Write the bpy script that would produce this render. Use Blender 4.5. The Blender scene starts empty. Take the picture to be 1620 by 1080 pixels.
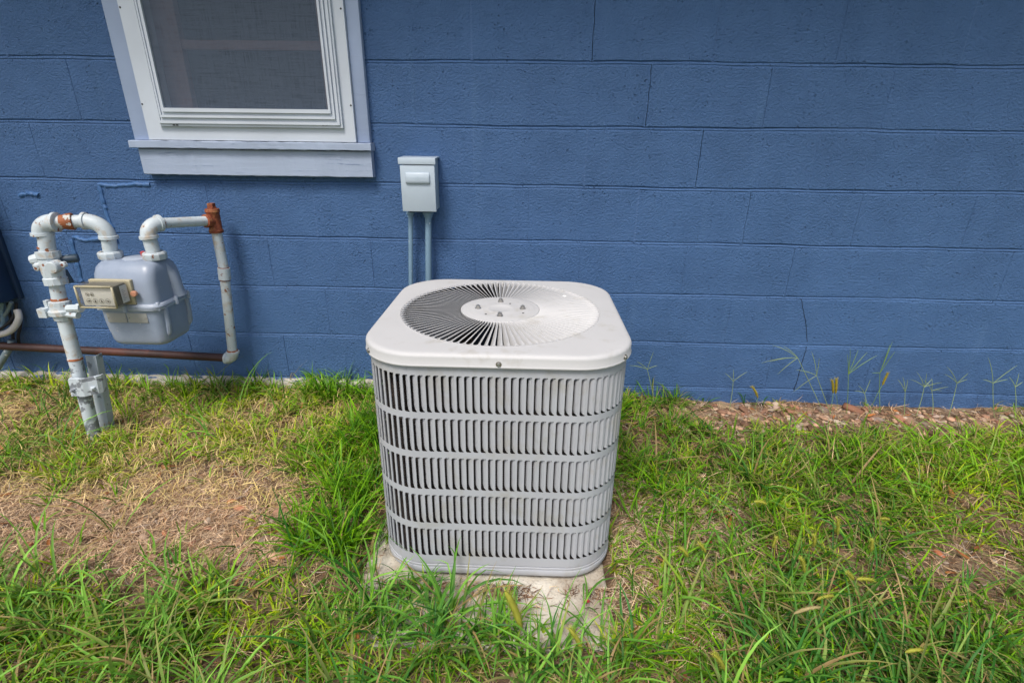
import bpy, bmesh, math, random
import numpy as np
from mathutils import Vector, Matrix
random.seed(7); rng = np.random.default_rng(11)
sc = bpy.context.scene
col = sc.collection
PI = math.pi

# ---------------------------------------------------------------- camera
FPX, PITCH, YAW, ROLL = 820.0, 0.3846257674, -0.0276699444, 0.012354002868
CAM = np.array([-0.2033438564, -1.9924762278, 1.0000767183])
ca, sa, cb, sb, cc, cs = math.cos(PITCH), math.sin(PITCH), math.cos(YAW), math.sin(YAW), math.cos(ROLL), math.sin(ROLL)
FW = np.array([sb*ca, cb*ca, -sa]); R0 = np.array([cb, -sb, 0.0]); U0 = np.cross(R0, FW)
RR = R0*cc + U0*cs; UU = -R0*cs + U0*cc
cam_d = bpy.data.cameras.new('camera'); cam = bpy.data.objects.new('camera', cam_d); col.objects.link(cam)
cam.matrix_world = Matrix(((RR[0], UU[0], -FW[0], CAM[0]), (RR[1], UU[1], -FW[1], CAM[1]), (RR[2], UU[2], -FW[2], CAM[2]), (0, 0, 0, 1)))
cam_d.sensor_width = 36; cam_d.lens = FPX/1620*36; cam_d.clip_start = 0.02; cam_d.clip_end = 500
sc.camera = cam

# ---------------------------------------------------------------- light
TO_SUN = Vector((-0.22, -0.62, 1.05)).normalized()
w = bpy.data.worlds.new('World'); sc.world = w; w.use_nodes = True
nt = w.node_tree; nt.nodes.clear()
sky = nt.nodes.new('ShaderNodeTexSky'); sky.sky_type = 'NISHITA'; sky.sun_disc = False
sky.sun_elevation = math.asin(TO_SUN.z); sky.sun_rotation = math.atan2(TO_SUN.x, TO_SUN.y)
sky.air_density = 1.0; sky.dust_density = 4.0; sky.ozone_density = 0.6
bg = nt.nodes.new('ShaderNodeBackground'); bg.inputs[1].default_value = 0.085
wo = nt.nodes.new('ShaderNodeOutputWorld')
nt.links.new(sky.outputs[0], bg.inputs[0]); nt.links.new(bg.outputs[0], wo.inputs[0])
sun_d = bpy.data.lights.new('sun', 'SUN'); sun_d.energy = 1.5; sun_d.angle = math.radians(18); sun_d.color = (1.0, 0.965, 0.90)
sun = bpy.data.objects.new('sun', sun_d); col.objects.link(sun)
sun.rotation_euler = TO_SUN.to_track_quat('Z', 'Y').to_euler(); sun.location = (-3, -3, 5)
sc.view_settings.view_transform = 'Standard'; sc.view_settings.look = 'None'
sc.view_settings.gamma = 1.0; sc.view_settings.use_curve_mapping = False
sc.view_settings.exposure = 0.96

# ---------------------------------------------------------------- helpers
def at(px, py, Y):
    """point of the place seen at photo pixel (px, py) in the vertical plane y = Y"""
    v = FW*FPX + RR*(px-810) - UU*(py-540); t = (Y-CAM[1])/v[1]; p = CAM+t*v
    return Vector((p[0], Y, p[2]))
def atz(px, py, Z):
    v = FW*FPX + RR*(px-810) - UU*(py-540); t = (Z-CAM[2])/v[2]; p = CAM+t*v
    return Vector((p[0], p[1], Z))
def proj(P):
    d = P-CAM; z = d@FW; z = np.where(z < .05, .05, z)
    return 810+FPX*(d@RR)/z, 540-FPX*(d@UU)/z

def gz(x, y):
    x = np.asarray(x, float); y = np.asarray(y, float); yc = np.clip(y, -3, 0)
    h = -0.052 + 0.058*yc - 0.006*np.clip(x, -2, 2)
    h = h + 0.010*np.sin(x*3.1+1.3)*np.sin(y*4.3+.4) + 0.006*np.sin(x*7.7+y*5.1) + 0.004*np.sin(x*13.1-y*11.7+2)
    # ground kept level under the concrete pad
    return h
def gzf(x, y): return float(gz(x, y))

def link(name, me, mat, parent=None):
    o = bpy.data.objects.new(name, me); col.objects.link(o)
    if mat is not None and len(me.materials) == 0: me.materials.append(mat)
    if parent is not None: o.parent = parent
    return o
def thing(name, label, cat, group=None, loc=(0, 0, 0)):
    o = bpy.data.objects.new(name, None); col.objects.link(o); o.location = loc; o.empty_display_size = .05
    o['label'] = label; o['category'] = cat
    if group: o['group'] = group
    return o
def tag(o, label=None, cat=None, group=None, kind=None):
    if label: o['label'] = label
    if cat: o['category'] = cat
    if group: o['group'] = group
    if kind: o['kind'] = kind
    return o
class MB:
    def __init__(s): s.v = []; s.f = []; s.sm = []
    def add(s, vs, fs, smooth=True):
        b = len(s.v); s.v += [tuple(v) for v in vs]; s.f += [tuple(i+b for i in f) for f in fs]; s.sm += [smooth]*len(fs)
    def box(s, x0, x1, y0, y1, z0, z1):
        s.add([(x0,y0,z0),(x1,y0,z0),(x1,y1,z0),(x0,y1,z0),(x0,y0,z1),(x1,y0,z1),(x1,y1,z1),(x0,y1,z1)],
              [(0,3,2,1),(4,5,6,7),(0,1,5,4),(1,2,6,5),(2,3,7,6),(3,0,4,7)], False)
    def tube(s, pts, rad, n=16, cap=True):
        pts = [Vector(p) for p in pts]
        if not hasattr(rad, '__len__'): rad = [rad]*len(pts)
        T = []
        for i in range(len(pts)):
            a = pts[max(i-1, 0)]; b = pts[min(i+1, len(pts)-1)]; d = b-a
            T.append(d.normalized() if d.length > 1e-9 else (T[-1] if T else Vector((0, 0, 1))))
        up = Vector((0, 0, 1)) if abs(T[0].z) < .9 else Vector((1, 0, 0))
        N = (up-T[0]*up.dot(T[0])).normalized(); base = len(s.v); vs = []
        for i, p in enumerate(pts):
            N = (N-T[i]*N.dot(T[i])).normalized(); B = T[i].cross(N)
            for k in range(n):
                a = 2*PI*k/n; vs.append(p+(N*math.cos(a)+B*math.sin(a))*rad[i])
        fs = [(i*n+k, i*n+(k+1) % n, (i+1)*n+(k+1) % n, (i+1)*n+k) for i in range(len(pts)-1) for k in range(n)]
        s.add(vs, fs, True)
        if cap:
            s.f.append(tuple(base+k for k in range(n))[::-1]); s.sm.append(False)
            e = base+(len(pts)-1)*n; s.f.append(tuple(e+k for k in range(n))); s.sm.append(False)
    def lathe(s, base, axis, prof, n=20):
        """prof: list of (distance along axis, radius)"""
        base = Vector(base); axis = Vector(axis).normalized()
        up = Vector((0, 0, 1)) if abs(axis.z) < .9 else Vector((1, 0, 0))
        N = (up-axis*up.dot(axis)).normalized(); B = axis.cross(N); vs = []
        for d, r in prof:
            for k in range(n):
                a = 2*PI*k/n; vs.append(base+axis*d+(N*math.cos(a)+B*math.sin(a))*max(r, 1e-5))
        fs = [(i*n+k, i*n+(k+1) % n, (i+1)*n+(k+1) % n, (i+1)*n+k) for i in range(len(prof)-1) for k in range(n)]
        s.add(vs, fs, True)
    def mesh(s, name, sharp=None):
        me = bpy.data.meshes.new(name); me.from_pydata(s.v, [], s.f)
        me.polygons.foreach_set('use_smooth', s.sm); me.update()
        bm = bmesh.new(); bm.from_mesh(me); bmesh.ops.recalc_face_normals(bm, faces=bm.faces)
        if sharp is not None:
            for e in bm.edges:
                if len(e.link_faces) == 2 and e.calc_face_angle(0) > math.radians(sharp): e.smooth = False
        bm.to_mesh(me); bm.free(); return me
    def obj(s, name, mat, parent=None, sharp=35): return link(name, s.mesh(name, sharp), mat, parent)
def bevel_box(x0, x1, y0, y1, z0, z1, b=.003, seg=2):
    bm = bmesh.new(); bmesh.ops.create_cube(bm, size=1)
    for v in bm.verts: v.co = Vector(((x0+x1)/2+v.co.x*(x1-x0), (y0+y1)/2+v.co.y*(y1-y0), (z0+z1)/2+v.co.z*(z1-z0)))
    bmesh.ops.bevel(bm, geom=list(bm.edges), offset=b, segments=seg, profile=.5, affect='EDGES')
    me = bpy.data.meshes.new('box'); bm.to_mesh(me); bm.free()
    me.polygons.foreach_set('use_smooth', [True]*len(me.polygons)); return me
def bbox(name, mat, parent, *a, b=.003, seg=2):
    o = link(name, bevel_box(*a, b=b, seg=seg), mat, parent); return o
def rounded(hx, hy, r, n=8, cx=0, cy=0, ns=1):
    """outline of a rounded rectangle, counter-clockwise"""
    P = []
    for sx, sy, a0 in ((1, 1, 0), (-1, 1, 90), (-1, -1, 180), (1, -1, 270)):
        for k in range(n+1):
            a = math.radians(a0+90*k/n); P.append((cx+sx*(hx-r)+r*math.cos(a), cy+sy*(hy-r)+r*math.sin(a)))
        if ns > 1:
            a = math.radians(a0+90); L_ = 2*((hx if abs(math.cos(a)) < .5 else hy)-r); p = P[-1]
            for k in range(1, ns): P.append((p[0]-math.sin(a)*L_*k/ns, p[1]+math.cos(a)*L_*k/ns))
    return P

# ---------------------------------------------------------------- materials
def newmat(name):
    m = bpy.data.materials.new(name); m.use_nodes = True; nt = m.node_tree; nt.nodes.clear()
    o = nt.nodes.new('ShaderNodeOutputMaterial'); b = nt.nodes.new('ShaderNodeBsdfPrincipled')
    nt.links.new(b.outputs[0], o.inputs[0]); return m, nt, b, o
def nd(nt, t, **k):
    n = nt.nodes.new(t)
    for a, v in k.items():
        if a.startswith('i_'):
            key = a[2:]; n.inputs[int(key) if key.isdigit() else key.replace('_', ' ')].default_value = v
        else: setattr(n, a, v)
    return n
def coords(nt, kind='Object'):
    c = nt.nodes.new('ShaderNodeTexCoord'); return c.outputs[kind]
def wpos(nt): return nt.nodes.new('ShaderNodeNewGeometry').outputs['Position']
def noise(nt, vec, scale, detail=3, rough=.5):
    n = nd(nt, 'ShaderNodeTexNoise'); n.inputs['Scale'].default_value = scale; n.inputs['Detail'].default_value = detail
    n.inputs['Roughness'].default_value = rough; nt.links.new(vec, n.inputs['Vector']); return n.outputs[0]
def ramp(nt, fac, stops):
    r = nt.nodes.new('ShaderNodeValToRGB'); nt.links.new(fac, r.inputs[0]); e = r.color_ramp.elements
    while len(e) < len(stops): e.new(.5)
    for i, (p, c) in enumerate(stops):
        e[i].position = p; e[i].color = (c if len(c) == 4 else (*c, 1)) if hasattr(c, '__len__') else (c, c, c, 1)
    return r.outputs[0]
def mix(nt, fac, a, b, mode='MIX'):
    m = nt.nodes.new('ShaderNodeMix'); m.data_type = 'RGBA'; m.blend_type = mode
    for i, v in ((0, fac), (6, a), (7, b)):
        if isinstance(v, (int, float)): m.inputs[i].default_value = v if i == 0 else (v, v, v, 1)
        elif isinstance(v, tuple): m.inputs[i].default_value = (*v, 1)
        else: nt.links.new(v, m.inputs[i])
    return m.outputs[2]
def bump(nt, h, b, strength=.3, dist=.002, prev=None):
    n = nt.nodes.new('ShaderNodeBump'); n.inputs['Strength'].default_value = strength; n.inputs['Distance'].default_value = dist
    nt.links.new(h, n.inputs['Height'])
    if prev: nt.links.new(prev, n.inputs['Normal'])
    nt.links.new(n.outputs[0], b.inputs['Normal']); return n.outputs[0]

def paint(name, c, var=.12, rough=.45, fine=220, dirt=None, dirt_scale=9, dirt_lo=.55, bumpd=.0006, chips=None, chip_scale=26, chip_lo=.6, metal=0):
    m, nt, b, o = newmat(name); p = wpos(nt)
    base = mix(nt, ramp(nt, noise(nt, p, 7, 4), [(.3, 0.), (.7, 1.)]), tuple(x*(1-var) for x in c), tuple(min(1, x*(1+var)) for x in c))
    if dirt: base = mix(nt, ramp(nt, noise(nt, p, dirt_scale, 6, .65), [(dirt_lo, 0.), (dirt_lo+.15, .8)]), base, dirt)
    h = noise(nt, p, fine, 3)
    if chips:
        fac = ramp(nt, noise(nt, p, chip_scale, 5, .6), [(chip_lo, 0.), (chip_lo+.012, 1.)])
        base = mix(nt, fac, base, chips)
        hh = nd(nt, 'ShaderNodeMath', operation='MULTIPLY_ADD'); nt.links.new(fac, hh.inputs[0]); hh.inputs[1].default_value = -.8; nt.links.new(h, hh.inputs[2]); h = hh.outputs[0]
    nt.links.new(base, b.inputs['Base Color']); b.inputs['Roughness'].default_value = rough; b.inputs['Metallic'].default_value = metal
    bump(nt, h, b, .5, bumpd); return m

def blue_wall(name, c=(.056, .128, .288), gain=1.0):
    m, nt, b, o = newmat(name); p = wpos(nt)
    big = noise(nt, p, 1.7, 5, .6); med = noise(nt, p, 9, 5, .6)
    a = mix(nt, ramp(nt, big, [(.3, 0.), (.7, 1.)]), tuple(x*.86*gain for x in c), tuple(x*1.10*gain for x in c))
    a = mix(nt, ramp(nt, med, [(.35, 0.), (.75, .35)]), a, tuple(x*1.25*gain for x in (.075, .155, .33)))
    # pale vertical chalky streaks
    mp = nd(nt, 'ShaderNodeMapping'); mp.inputs['Scale'].default_value = (14, 14, 1.6); nt.links.new(p, mp.inputs[0])
    st = noise(nt, mp.outputs[0], 1.0, 4, .6)
    a = mix(nt, ramp(nt, st, [(.6, 0.), (.8, .22)]), a, (.13, .24, .42))
    # small chips where the paint has gone
    ch = ramp(nt, noise(nt, p, 95, 3, .55), [(.765, 0.), (.79, .6)]); a = mix(nt, ch, a, (.25, .33, .45))
    # pinholes
    vo = nd(nt, 'ShaderNodeTexVoronoi'); vo.inputs['Scale'].default_value = 70; vo.inputs['Randomness'].default_value = 1; nt.links.new(p, vo.inputs['Vector'])
    gate = ramp(nt, noise(nt, p, 11, 2), [(.50, 0.), (.60, 1.)])
    pit0 = ramp(nt, vo.outputs['Distance'], [(.10, 1.), (.22, 0.)])
    pit = nd(nt, 'ShaderNodeMath', operation='MULTIPLY'); nt.links.new(pit0, pit.inputs[0]); nt.links.new(gate, pit.inputs[1])
    nt.links.new(a, b.inputs['Base Color']); b.inputs['Roughness'].default_value = .5; b.inputs['Specular IOR Level'].default_value = .35
    h1 = noise(nt, p, 125, 5, .6); n1 = bump(nt, h1, b, 1.0, .007)
    h2 = noise(nt, p, 230, 3, .6); n2 = bump(nt, h2, b, 1.0, .003, n1)
    inv = nd(nt, 'ShaderNodeMath', operation='MULTIPLY'); nt.links.new(pit.outputs[0], inv.inputs[0]); inv.inputs[1].default_value = -1
    bump(nt, inv.outputs[0], b, 1.0, .005, n2); return m

M = {}
M['block'] = blue_wall('blue_block_paint')
M['mortar'] = blue_wall('lit_joint_paint', c=(.062, .138, .305))  # paler than block paint: light on the joint's lower lip put into colour
M['headj'] = blue_wall('pale_joint_paint', c=(.075, .15, .325))
M['caulk'] = paint('blue_caulk', (.06, .145, .33), .1, .35, 90, bumpd=.002)
M['dark'] = paint('dark_gap', (.006, .006, .008), .1, .9)
M['trim'] = paint('pale_blue_wood', (.33, .40, .56), .08, .55, 60, dirt=(.22, .27, .38), dirt_lo=.6, bumpd=.0015)
def wood(name, c, dk, lo):
    m, nt, b, o = newmat(name); p = wpos(nt)
    mp = nd(nt, 'ShaderNodeMapping'); mp.inputs['Scale'].default_value = (5, 60, 90); nt.links.new(p, mp.inputs[0])
    g = noise(nt, mp.outputs[0], 1, 6, .7)
    a = mix(nt, ramp(nt, noise(nt, p, 6, 3), [(.3, 0.), (.7, 1.)]), tuple(x*.9 for x in c), c)
    a = mix(nt, ramp(nt, g, [(lo, 0.), (lo+.06, .7)]), a, dk)
    nt.links.new(a, b.inputs['Base Color']); b.inputs['Roughness'].default_value = .6
    bump(nt, g, b, .8, .0016); return m
M['sillwood'] = wood('weathered_sill_paint', (.36, .43, .57), (.13, .18, .30), .60)
M['casing'] = wood('casing_paint', (.34, .42, .60), (.24, .29, .42), .64)
M['vinyl'] = paint('white_aluminium', (.55, .60, .68), .05, .35, 200, dirt=(.48, .50, .53), dirt_lo=.62, bumpd=.0002)
M['acw'] = paint('unit_paint_pale', (.49, .492, .50), .03, .6, 900, dirt=(.41, .40, .375), dirt_scale=17, dirt_lo=.56, bumpd=.00012, chips=(.45, .43, .40), chip_scale=150, chip_lo=.755)
M['acg'] = paint('unit_paint_grey', (.42, .435, .475), .03, .5, 900, bumpd=.0001, dirt=(.37, .365, .35), dirt_scale=13, dirt_lo=.52)
M['fan'] = paint('fan_metal', (.05, .07, .11), .1, .3, metal=.7)
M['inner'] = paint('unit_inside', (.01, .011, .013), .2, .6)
M['screw'] = paint('screw_zinc', (.4, .39, .37), .2, .3, metal=.9)
M['boxg'] = paint('box_grey_paint', (.43, .505, .585), .05, .42, 160, dirt=(.34, .42, .49), dirt_lo=.6, bumpd=.0003)
M['conduit'] = paint('conduit_paint', (.17, .27, .37), .12, .4, 120, chips=(.55, .6, .65), chip_scale=55, chip_lo=.68)
M['pipe'] = paint('pipe_paint', (.49, .55, .59), .09, .5, 60, dirt=(.42, .34, .25), dirt_scale=30, dirt_lo=.515, bumpd=.0016, chips=(.24, .09, .04), chip_scale=48, chip_lo=.635)
M['peel'] = paint('pipe_paint_peeling', (.50, .56, .61), .06, .5, 60, bumpd=.0012, chips=(.20, .22, .25), chip_scale=24, chip_lo=.515)
M['stake'] = paint('stake_paint', (.44, .50, .55), .08, .5, 60, bumpd=.0012, chips=(.22, .25, .29), chip_scale=20, chip_lo=.62)
M['rust'] = paint('rusty_fitting', (.17, .042, .018), .5, .8, 120, dirt=(.42, .18, .07), dirt_scale=55, dirt_lo=.50, bumpd=.002)
M['rustpaint'] = paint('rust_through_paint', (.32, .10, .035), .4, .7, 120, bumpd=.0015, chips=(.5, .5, .48), chip_scale=40, chip_lo=.56)
M['brown'] = paint('brown_iron_pipe', (.040, .015, .013), .3, .55, 90, dirt=(.10, .03, .02), dirt_lo=.5, bumpd=.0012, chips=(.5, .5, .5), chip_scale=38, chip_lo=.745)
M['meter'] = paint('meter_grey_enamel', (.27, .32, .41), .07, .36, 50, dirt=(.22, .27, .36), dirt_scale=7, dirt_lo=.50, bumpd=.0010, chips=(.40, .44, .48), chip_scale=80, chip_lo=.70)
M['seam'] = paint('meter_seam_paint', (.34, .39, .47), .08, .4, 60, bumpd=.001)
M['plate'] = paint('label_plate', (.33, .33, .31), .1, .4, 200)
M['white'] = paint('white_dial_card', (.62, .62, .58), .03, .6)
M['black'] = paint('black_ink', (.02, .02, .02), .1, .6)
M['mech'] = paint('index_mechanism_grey', (.13, .125, .10), .2, .5)
M['red'] = paint('red_cap', (.45, .06, .06), .1, .4)
M['seal'] = paint('orange_seal', (.55, .26, .16), .15, .5)
M['cream'] = paint('yellowed_bezel', (.40, .36, .24), .1, .4)
M['darkpaint'] = paint('dark_valve_paint', (.035, .06, .09), .3, .4, 60, chips=(.3, .38, .42), chip_scale=45, chip_lo=.62)
M['navy'] = paint('navy_cabinet_paint', (.022, .045, .10), .15, .4, 90, chips=(.2, .25, .33), chip_scale=90, chip_lo=.76)
M['cablew'] = paint('white_cable', (.52, .50, .48), .1, .4)
M['cableg'] = paint('grey_cable', (.16, .21, .24), .2, .4, chips=(.5, .5, .5), chip_scale=50, chip_lo=.62)
M['cablek'] = paint('black_cable', (.03, .028, .035), .2, .4)
M['soffit'] = paint('soffit_paint', (.35, .36, .38), .05, .6)
M['shingle'] = paint('roof_shingle', (.08, .08, .085), .2, .9)

def glassy(name, c, alpha, rough=.1):
    m, nt, b, o = newmat(name); b.inputs['Base Color'].default_value = (*c, 1); b.inputs['Roughness'].default_value = rough
    t = nt.nodes.new('ShaderNodeBsdfTransparent'); mx = nt.nodes.new('ShaderNodeMixShader'); mx.inputs[0].default_value = alpha
    nt.links.new(t.outputs[0], mx.inputs[1]); nt.links.new(b.outputs[0], mx.inputs[2]); nt.links.new(mx.outputs[0], o.inputs[0]); return m
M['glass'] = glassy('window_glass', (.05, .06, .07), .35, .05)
M['plastic'] = glassy('aged_clear_plastic', (.32, .28, .20), .22, .10)
def screenmat():
    m, nt, b, o = newmat('insect_screen'); p = wpos(nt)
    mp = nd(nt, 'ShaderNodeMapping'); mp.inputs['Scale'].default_value = (9, 9, 170); nt.links.new(p, mp.inputs[0]); a = noise(nt, mp.outputs[0], 1.5, 4, .6)
    mp2 = nd(nt, 'ShaderNodeMapping'); mp2.inputs['Scale'].default_value = (260, 9, 9); nt.links.new(p, mp2.inputs[0]); a2 = noise(nt, mp2.outputs[0], 1.5, 4, .6)
    s = nd(nt, 'ShaderNodeMath', operation='ADD'); nt.links.new(a, s.inputs[0]); nt.links.new(a2, s.inputs[1])
    c = ramp(nt, s.outputs[0], [(.7, (.038, .056, .088)), (1.0, (.085, .115, .170)), ])
    nt.links.new(c, b.inputs['Base Color']); b.inputs['Roughness'].default_value = .8
    wv = []
    for ax in (0, 2):
        sx = nd(nt, 'ShaderNodeSeparateXYZ'); nt.links.new(p, sx.inputs[0])
        mm = nd(nt, 'ShaderNodeMath', operation='MULTIPLY'); nt.links.new(sx.outputs[ax], mm.inputs[0]); mm.inputs[1].default_value = 2*PI/.0016
        si = nd(nt, 'ShaderNodeMath', operation='SINE'); nt.links.new(mm.outputs[0], si.inputs[0]); wv.append(si.outputs[0])
    mxx = nd(nt, 'ShaderNodeMath', operation='MAXIMUM'); nt.links.new(wv[0], mxx.inputs[0]); nt.links.new(wv[1], mxx.inputs[1])
    gt = nd(nt, 'ShaderNodeMath', operation='GREATER_THAN'); nt.links.new(mxx.outputs[0], gt.inputs[0]); gt.inputs[1].default_value = .12
    t = nt.nodes.new('ShaderNodeBsdfTransparent'); mx = nt.nodes.new('ShaderNodeMixShader'); nt.links.new(gt.outputs[0], mx.inputs[0])
    nt.links.new(t.outputs[0], mx.inputs[1]); nt.links.new(b.outputs[0], mx.inputs[2]); nt.links.new(mx.outputs[0], o.inputs[0]); return m
M['screen'] = screenmat()
M['sash'] = paint('brown_sash', (.36, .22, .20), .1, .5)
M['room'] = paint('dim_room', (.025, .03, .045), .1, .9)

def coilmat():
    m, nt, b, o = newmat('coil_fins'); p = wpos(nt)
    sx = nd(nt, 'ShaderNodeSeparateXYZ'); nt.links.new(p, sx.inputs[0])
    mm = nd(nt, 'ShaderNodeMath', operation='MULTIPLY'); nt.links.new(sx.outputs[2], mm.inputs[0]); mm.inputs[1].default_value = 2*PI/.0052
    si = nd(nt, 'ShaderNodeMath', operation='SINE'); nt.links.new(mm.outputs[0], si.inputs[0])
    c = ramp(nt, si.outputs[0], [(.3, (.010, .009, .010)), (.75, (.21, .145, .12))])
    c = mix(nt, ramp(nt, noise(nt, p, 14, 3), [(.35, 0.), (.65, .6)]), c, (.02, .022, .026))
    nt.links.new(c, b.inputs['Base Color']); b.inputs['Roughness'].default_value = .6; bump(nt, si.outputs[0], b, .8, .003); return m
M['coil'] = coilmat()

def concrete():
    m, nt, b, o = newmat('old_concrete'); p = wpos(nt)
    a = ramp(nt, noise(nt, p, 16, 8, .7), [(.30, (.32, .26, .20)), (.42, (.56, .51, .43)), (.56, (.68, .64, .56))])
    a = mix(nt, ramp(nt, noise(nt, p, 5, 5), [(.48, 0.), (.66, .6)]), a, (.24, .17, .11))
    vo = nd(nt, 'ShaderNodeTexVoronoi'); vo.inputs['Scale'].default_value = 120; nt.links.new(p, vo.inputs['Vector'])
    a = mix(nt, ramp(nt, vo.outputs['Distance'], [(.12, .55), (.25, 0.)]), a, (.14, .11, .09))
    nt.links.new(a, b.inputs['Base Color']); b.inputs['Roughness'].default_value = .9
    h = noise(nt, p, 70, 7, .7); bump(nt, h, b, 1.0, .006); return m
M['concrete'] = concrete()
def ledge():
    m, nt, b, o = newmat('flaking_foundation_paint'); p = wpos(nt)
    mp = nd(nt, 'ShaderNodeMapping'); mp.inputs['Scale'].default_value = (9, 20, 34); nt.links.new(p, mp.inputs[0])
    a = mix(nt, ramp(nt, noise(nt, p, 20, 5), [(.4, 0.), (.65, 1.)]), (.50, .47, .42), (.36, .33, .28))
    a = mix(nt, ramp(nt, noise(nt, mp.outputs[0], 1, 6, .65), [(.55, 0.), (.565, 1.)]), a, (.075, .13, .25))
    nt.links.new(a, b.inputs['Base Color']); b.inputs['Roughness'].default_value = .7; bump(nt, noise(nt, p, 60, 5), b, 1., .004); return m
M['ledge'] = ledge()
def soil():
    m, nt, b, o = newmat('soil_and_thatch'); p = wpos(nt)
    a = ramp(nt, noise(nt, p, 9, 8, .7), [(.3, (.06, .033, .018)), (.5, (.18, .11, .065)), (.66, (.38, .27, .18))])
    mp = nd(nt, 'ShaderNodeMapping'); mp.inputs['Scale'].default_value = (40, 190, 40); mp.inputs['Rotation'].default_value = (0, 0, .5); nt.links.new(p, mp.inputs[0])
    a = mix(nt, ramp(nt, noise(nt, mp.outputs[0], 1, 4), [(.52, 0.), (.62, .7)]), a, (.36, .25, .15))
    far = nd(nt, 'ShaderNodeVectorMath', operation='LENGTH'); nt.links.new(p, far.inputs[0])
    g = nd(nt, 'ShaderNodeMapRange'); nt.links.new(far.outputs['Value'], g.inputs[0]); g.inputs[1].default_value = 3.2; g.inputs[2].default_value = 5
    gr = ramp(nt, noise(nt, p, 25, 6, .7), [(.3, (.03, .06, .012)), (.7, (.12, .19, .04))])
    a = mix(nt, g.outputs[0], a, gr)
    nt.links.new(a, b.inputs['Base Color']); b.inputs['Roughness'].default_value = .95
    bump(nt, noise(nt, p, 45, 8, .7), b, 1., .02); return m
M['soil'] = soil()
def tinted(name, rough=.5, trans=.3, spec=.4):
    m, nt, b, o = newmat(name); a = nd(nt, 'ShaderNodeAttribute', attribute_name='tint')
    nt.links.new(a.outputs['Color'], b.inputs['Base Color']); b.inputs['Roughness'].default_value = rough; b.inputs['Specular IOR Level'].default_value = spec
    if trans:
        t = nt.nodes.new('ShaderNodeBsdfTranslucent'); nt.links.new(a.outputs['Color'], t.inputs[0])
        mx = nt.nodes.new('ShaderNodeMixShader'); mx.inputs[0].default_value = trans
        nt.links.new(b.outputs[0], mx.inputs[1]); nt.links.new(t.outputs[0], mx.inputs[2]); nt.links.new(mx.outputs[0], o.inputs[0])
    return m
M['blade'] = tinted('grass_blade', .5, .25, .25)
M['straw'] = tinted('dry_straw', .75, .12, .25)
M['pebble'] = tinted('pebble', .75, 0, .3)
M['foxtail'] = tinted('foxtail_bristle', .6, .3, .3)

# ================================================================= SETTING: ground
xs = np.concatenate([[-60, -30, -15, -8, -5], np.linspace(-3.6, 3.2, 171), [5, 8, 15, 30, 60]])
ys = np.concatenate([[-60, -30, -15, -8, -5], np.linspace(-3, .3, 84), [3, 8, 30]])
X, Y = np.meshgrid(xs, ys); Z = gz(X, Y)
SLX0, SLX1, SLY0, SLY1, SLZ = -.62, .022, -1.15, -.30, -.093
Z = Z+np.where((np.abs(X) < 3.6) & (Y > -3), rng.normal(0, .0035, Z.shape), 0)
ins = (X > SLX0+.02) & (X < SLX1-.02) & (Y > SLY0+.02) & (Y < SLY1)
Z = np.where(ins, np.minimum(Z, SLZ-.03), Z)
nx, ny = len(xs), len(ys)
V = np.stack([X.ravel(), Y.ravel(), Z.ravel()], 1)
F = [(j*nx+i, j*nx+i+1, (j+1)*nx+i+1, (j+1)*nx+i) for j in range(ny-1) for i in range(nx-1)]
me = bpy.data.meshes.new('ground'); me.from_pydata(V.tolist(), [], F); me.polygons.foreach_set('use_smooth', [True]*len(F))
ground = link('ground', me, M['soil']); ground['kind'] = 'structure'

# ================================================================= HOUSE
house = thing('house', 'blue painted concrete block house wall with one white framed window', 'house')
BW = .2032
WX0, WX1 = -1.49, -.885            # window opening
cracked = {(0, 0), (1, 1), (2, 2), (3, 3), (4, 4)}
def wob(x, z):
    k = round(z/BW); return .0016*math.sin(x*3.1+k*2.3)+.0011*math.sin(x*8.7+k*5.1)+.0006*math.sin(x*23+k)
def block(x0, x1, z0, z1, zx0=True, zx1=True):
    """one block: jittered outline, rounded arris, front near y = 0"""
    zb0, zt0 = z0, z1; g = .0042; x0 += .0006; x1 -= .0006; z0 += g; z1 -= g
    n = max(2, int((x1-x0)/.04)); off = random.uniform(-.0004, .0004); tl = random.uniform(-.0003, .0003)
    J = lambda s=.0011: random.uniform(-s, s)
    out = [(x0+(x1-x0)*i/n, z0+J()) for i in range(n)]+[(x1+J(.0005), z0+(z1-z0)*i/3) for i in range(3)]
    out += [(x1-(x1-x0)*i/n, z1+J()) for i in range(n)]+[(x0+J(.0005), z1-(z1-z0)*i/3) for i in range(3)]
    cx, cz = (x0+x1)/2, (z0+z1)/2; mb = MB(); k = len(out); zm = cz
    wb = lambda x, z: (wob(x, zb0) if z < zm else wob(x, zt0))*min(1, abs(z-zm)/((z1-z0)*.5))
    def ring(ins, y):
        r = []
        for x, z in out:
            sx = min(1, max(-1, (x-cx)/((x1-x0)/2)*1.0)); sz = min(1, max(-1, (z-cz)/((z1-z0)/2)))
            ex = ins if abs(sx) > .97 else 0; ez = (ins*(1.9 if sz > 0 else .7)) if abs(sz) > .9 else 0
            yy = y if (ez or abs(sz) > .9 or y > .01) else y*.12
            r.append((x-math.copysign(ex*.12, sx), yy+off+tl*sx, z-math.copysign(ez, sz)+wb(x, z)))
        return r
    rs = [ring(0, .03), ring(0, .0042), ring(.0012, .0016), ring(.0042, 0)]
    vs = [v for r in rs for v in r]
    fs = [(a*k+i, a*k+(i+1) % k, (a+1)*k+(i+1) % k, (a+1)*k+i) for a in range(3) for i in range(k)]
    mb.add(vs, fs, True); mb.f.append(tuple(3*k+i for i in range(k))); mb.sm.append(False)
    return mb.mesh('block', 60)
mort = MB()
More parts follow.
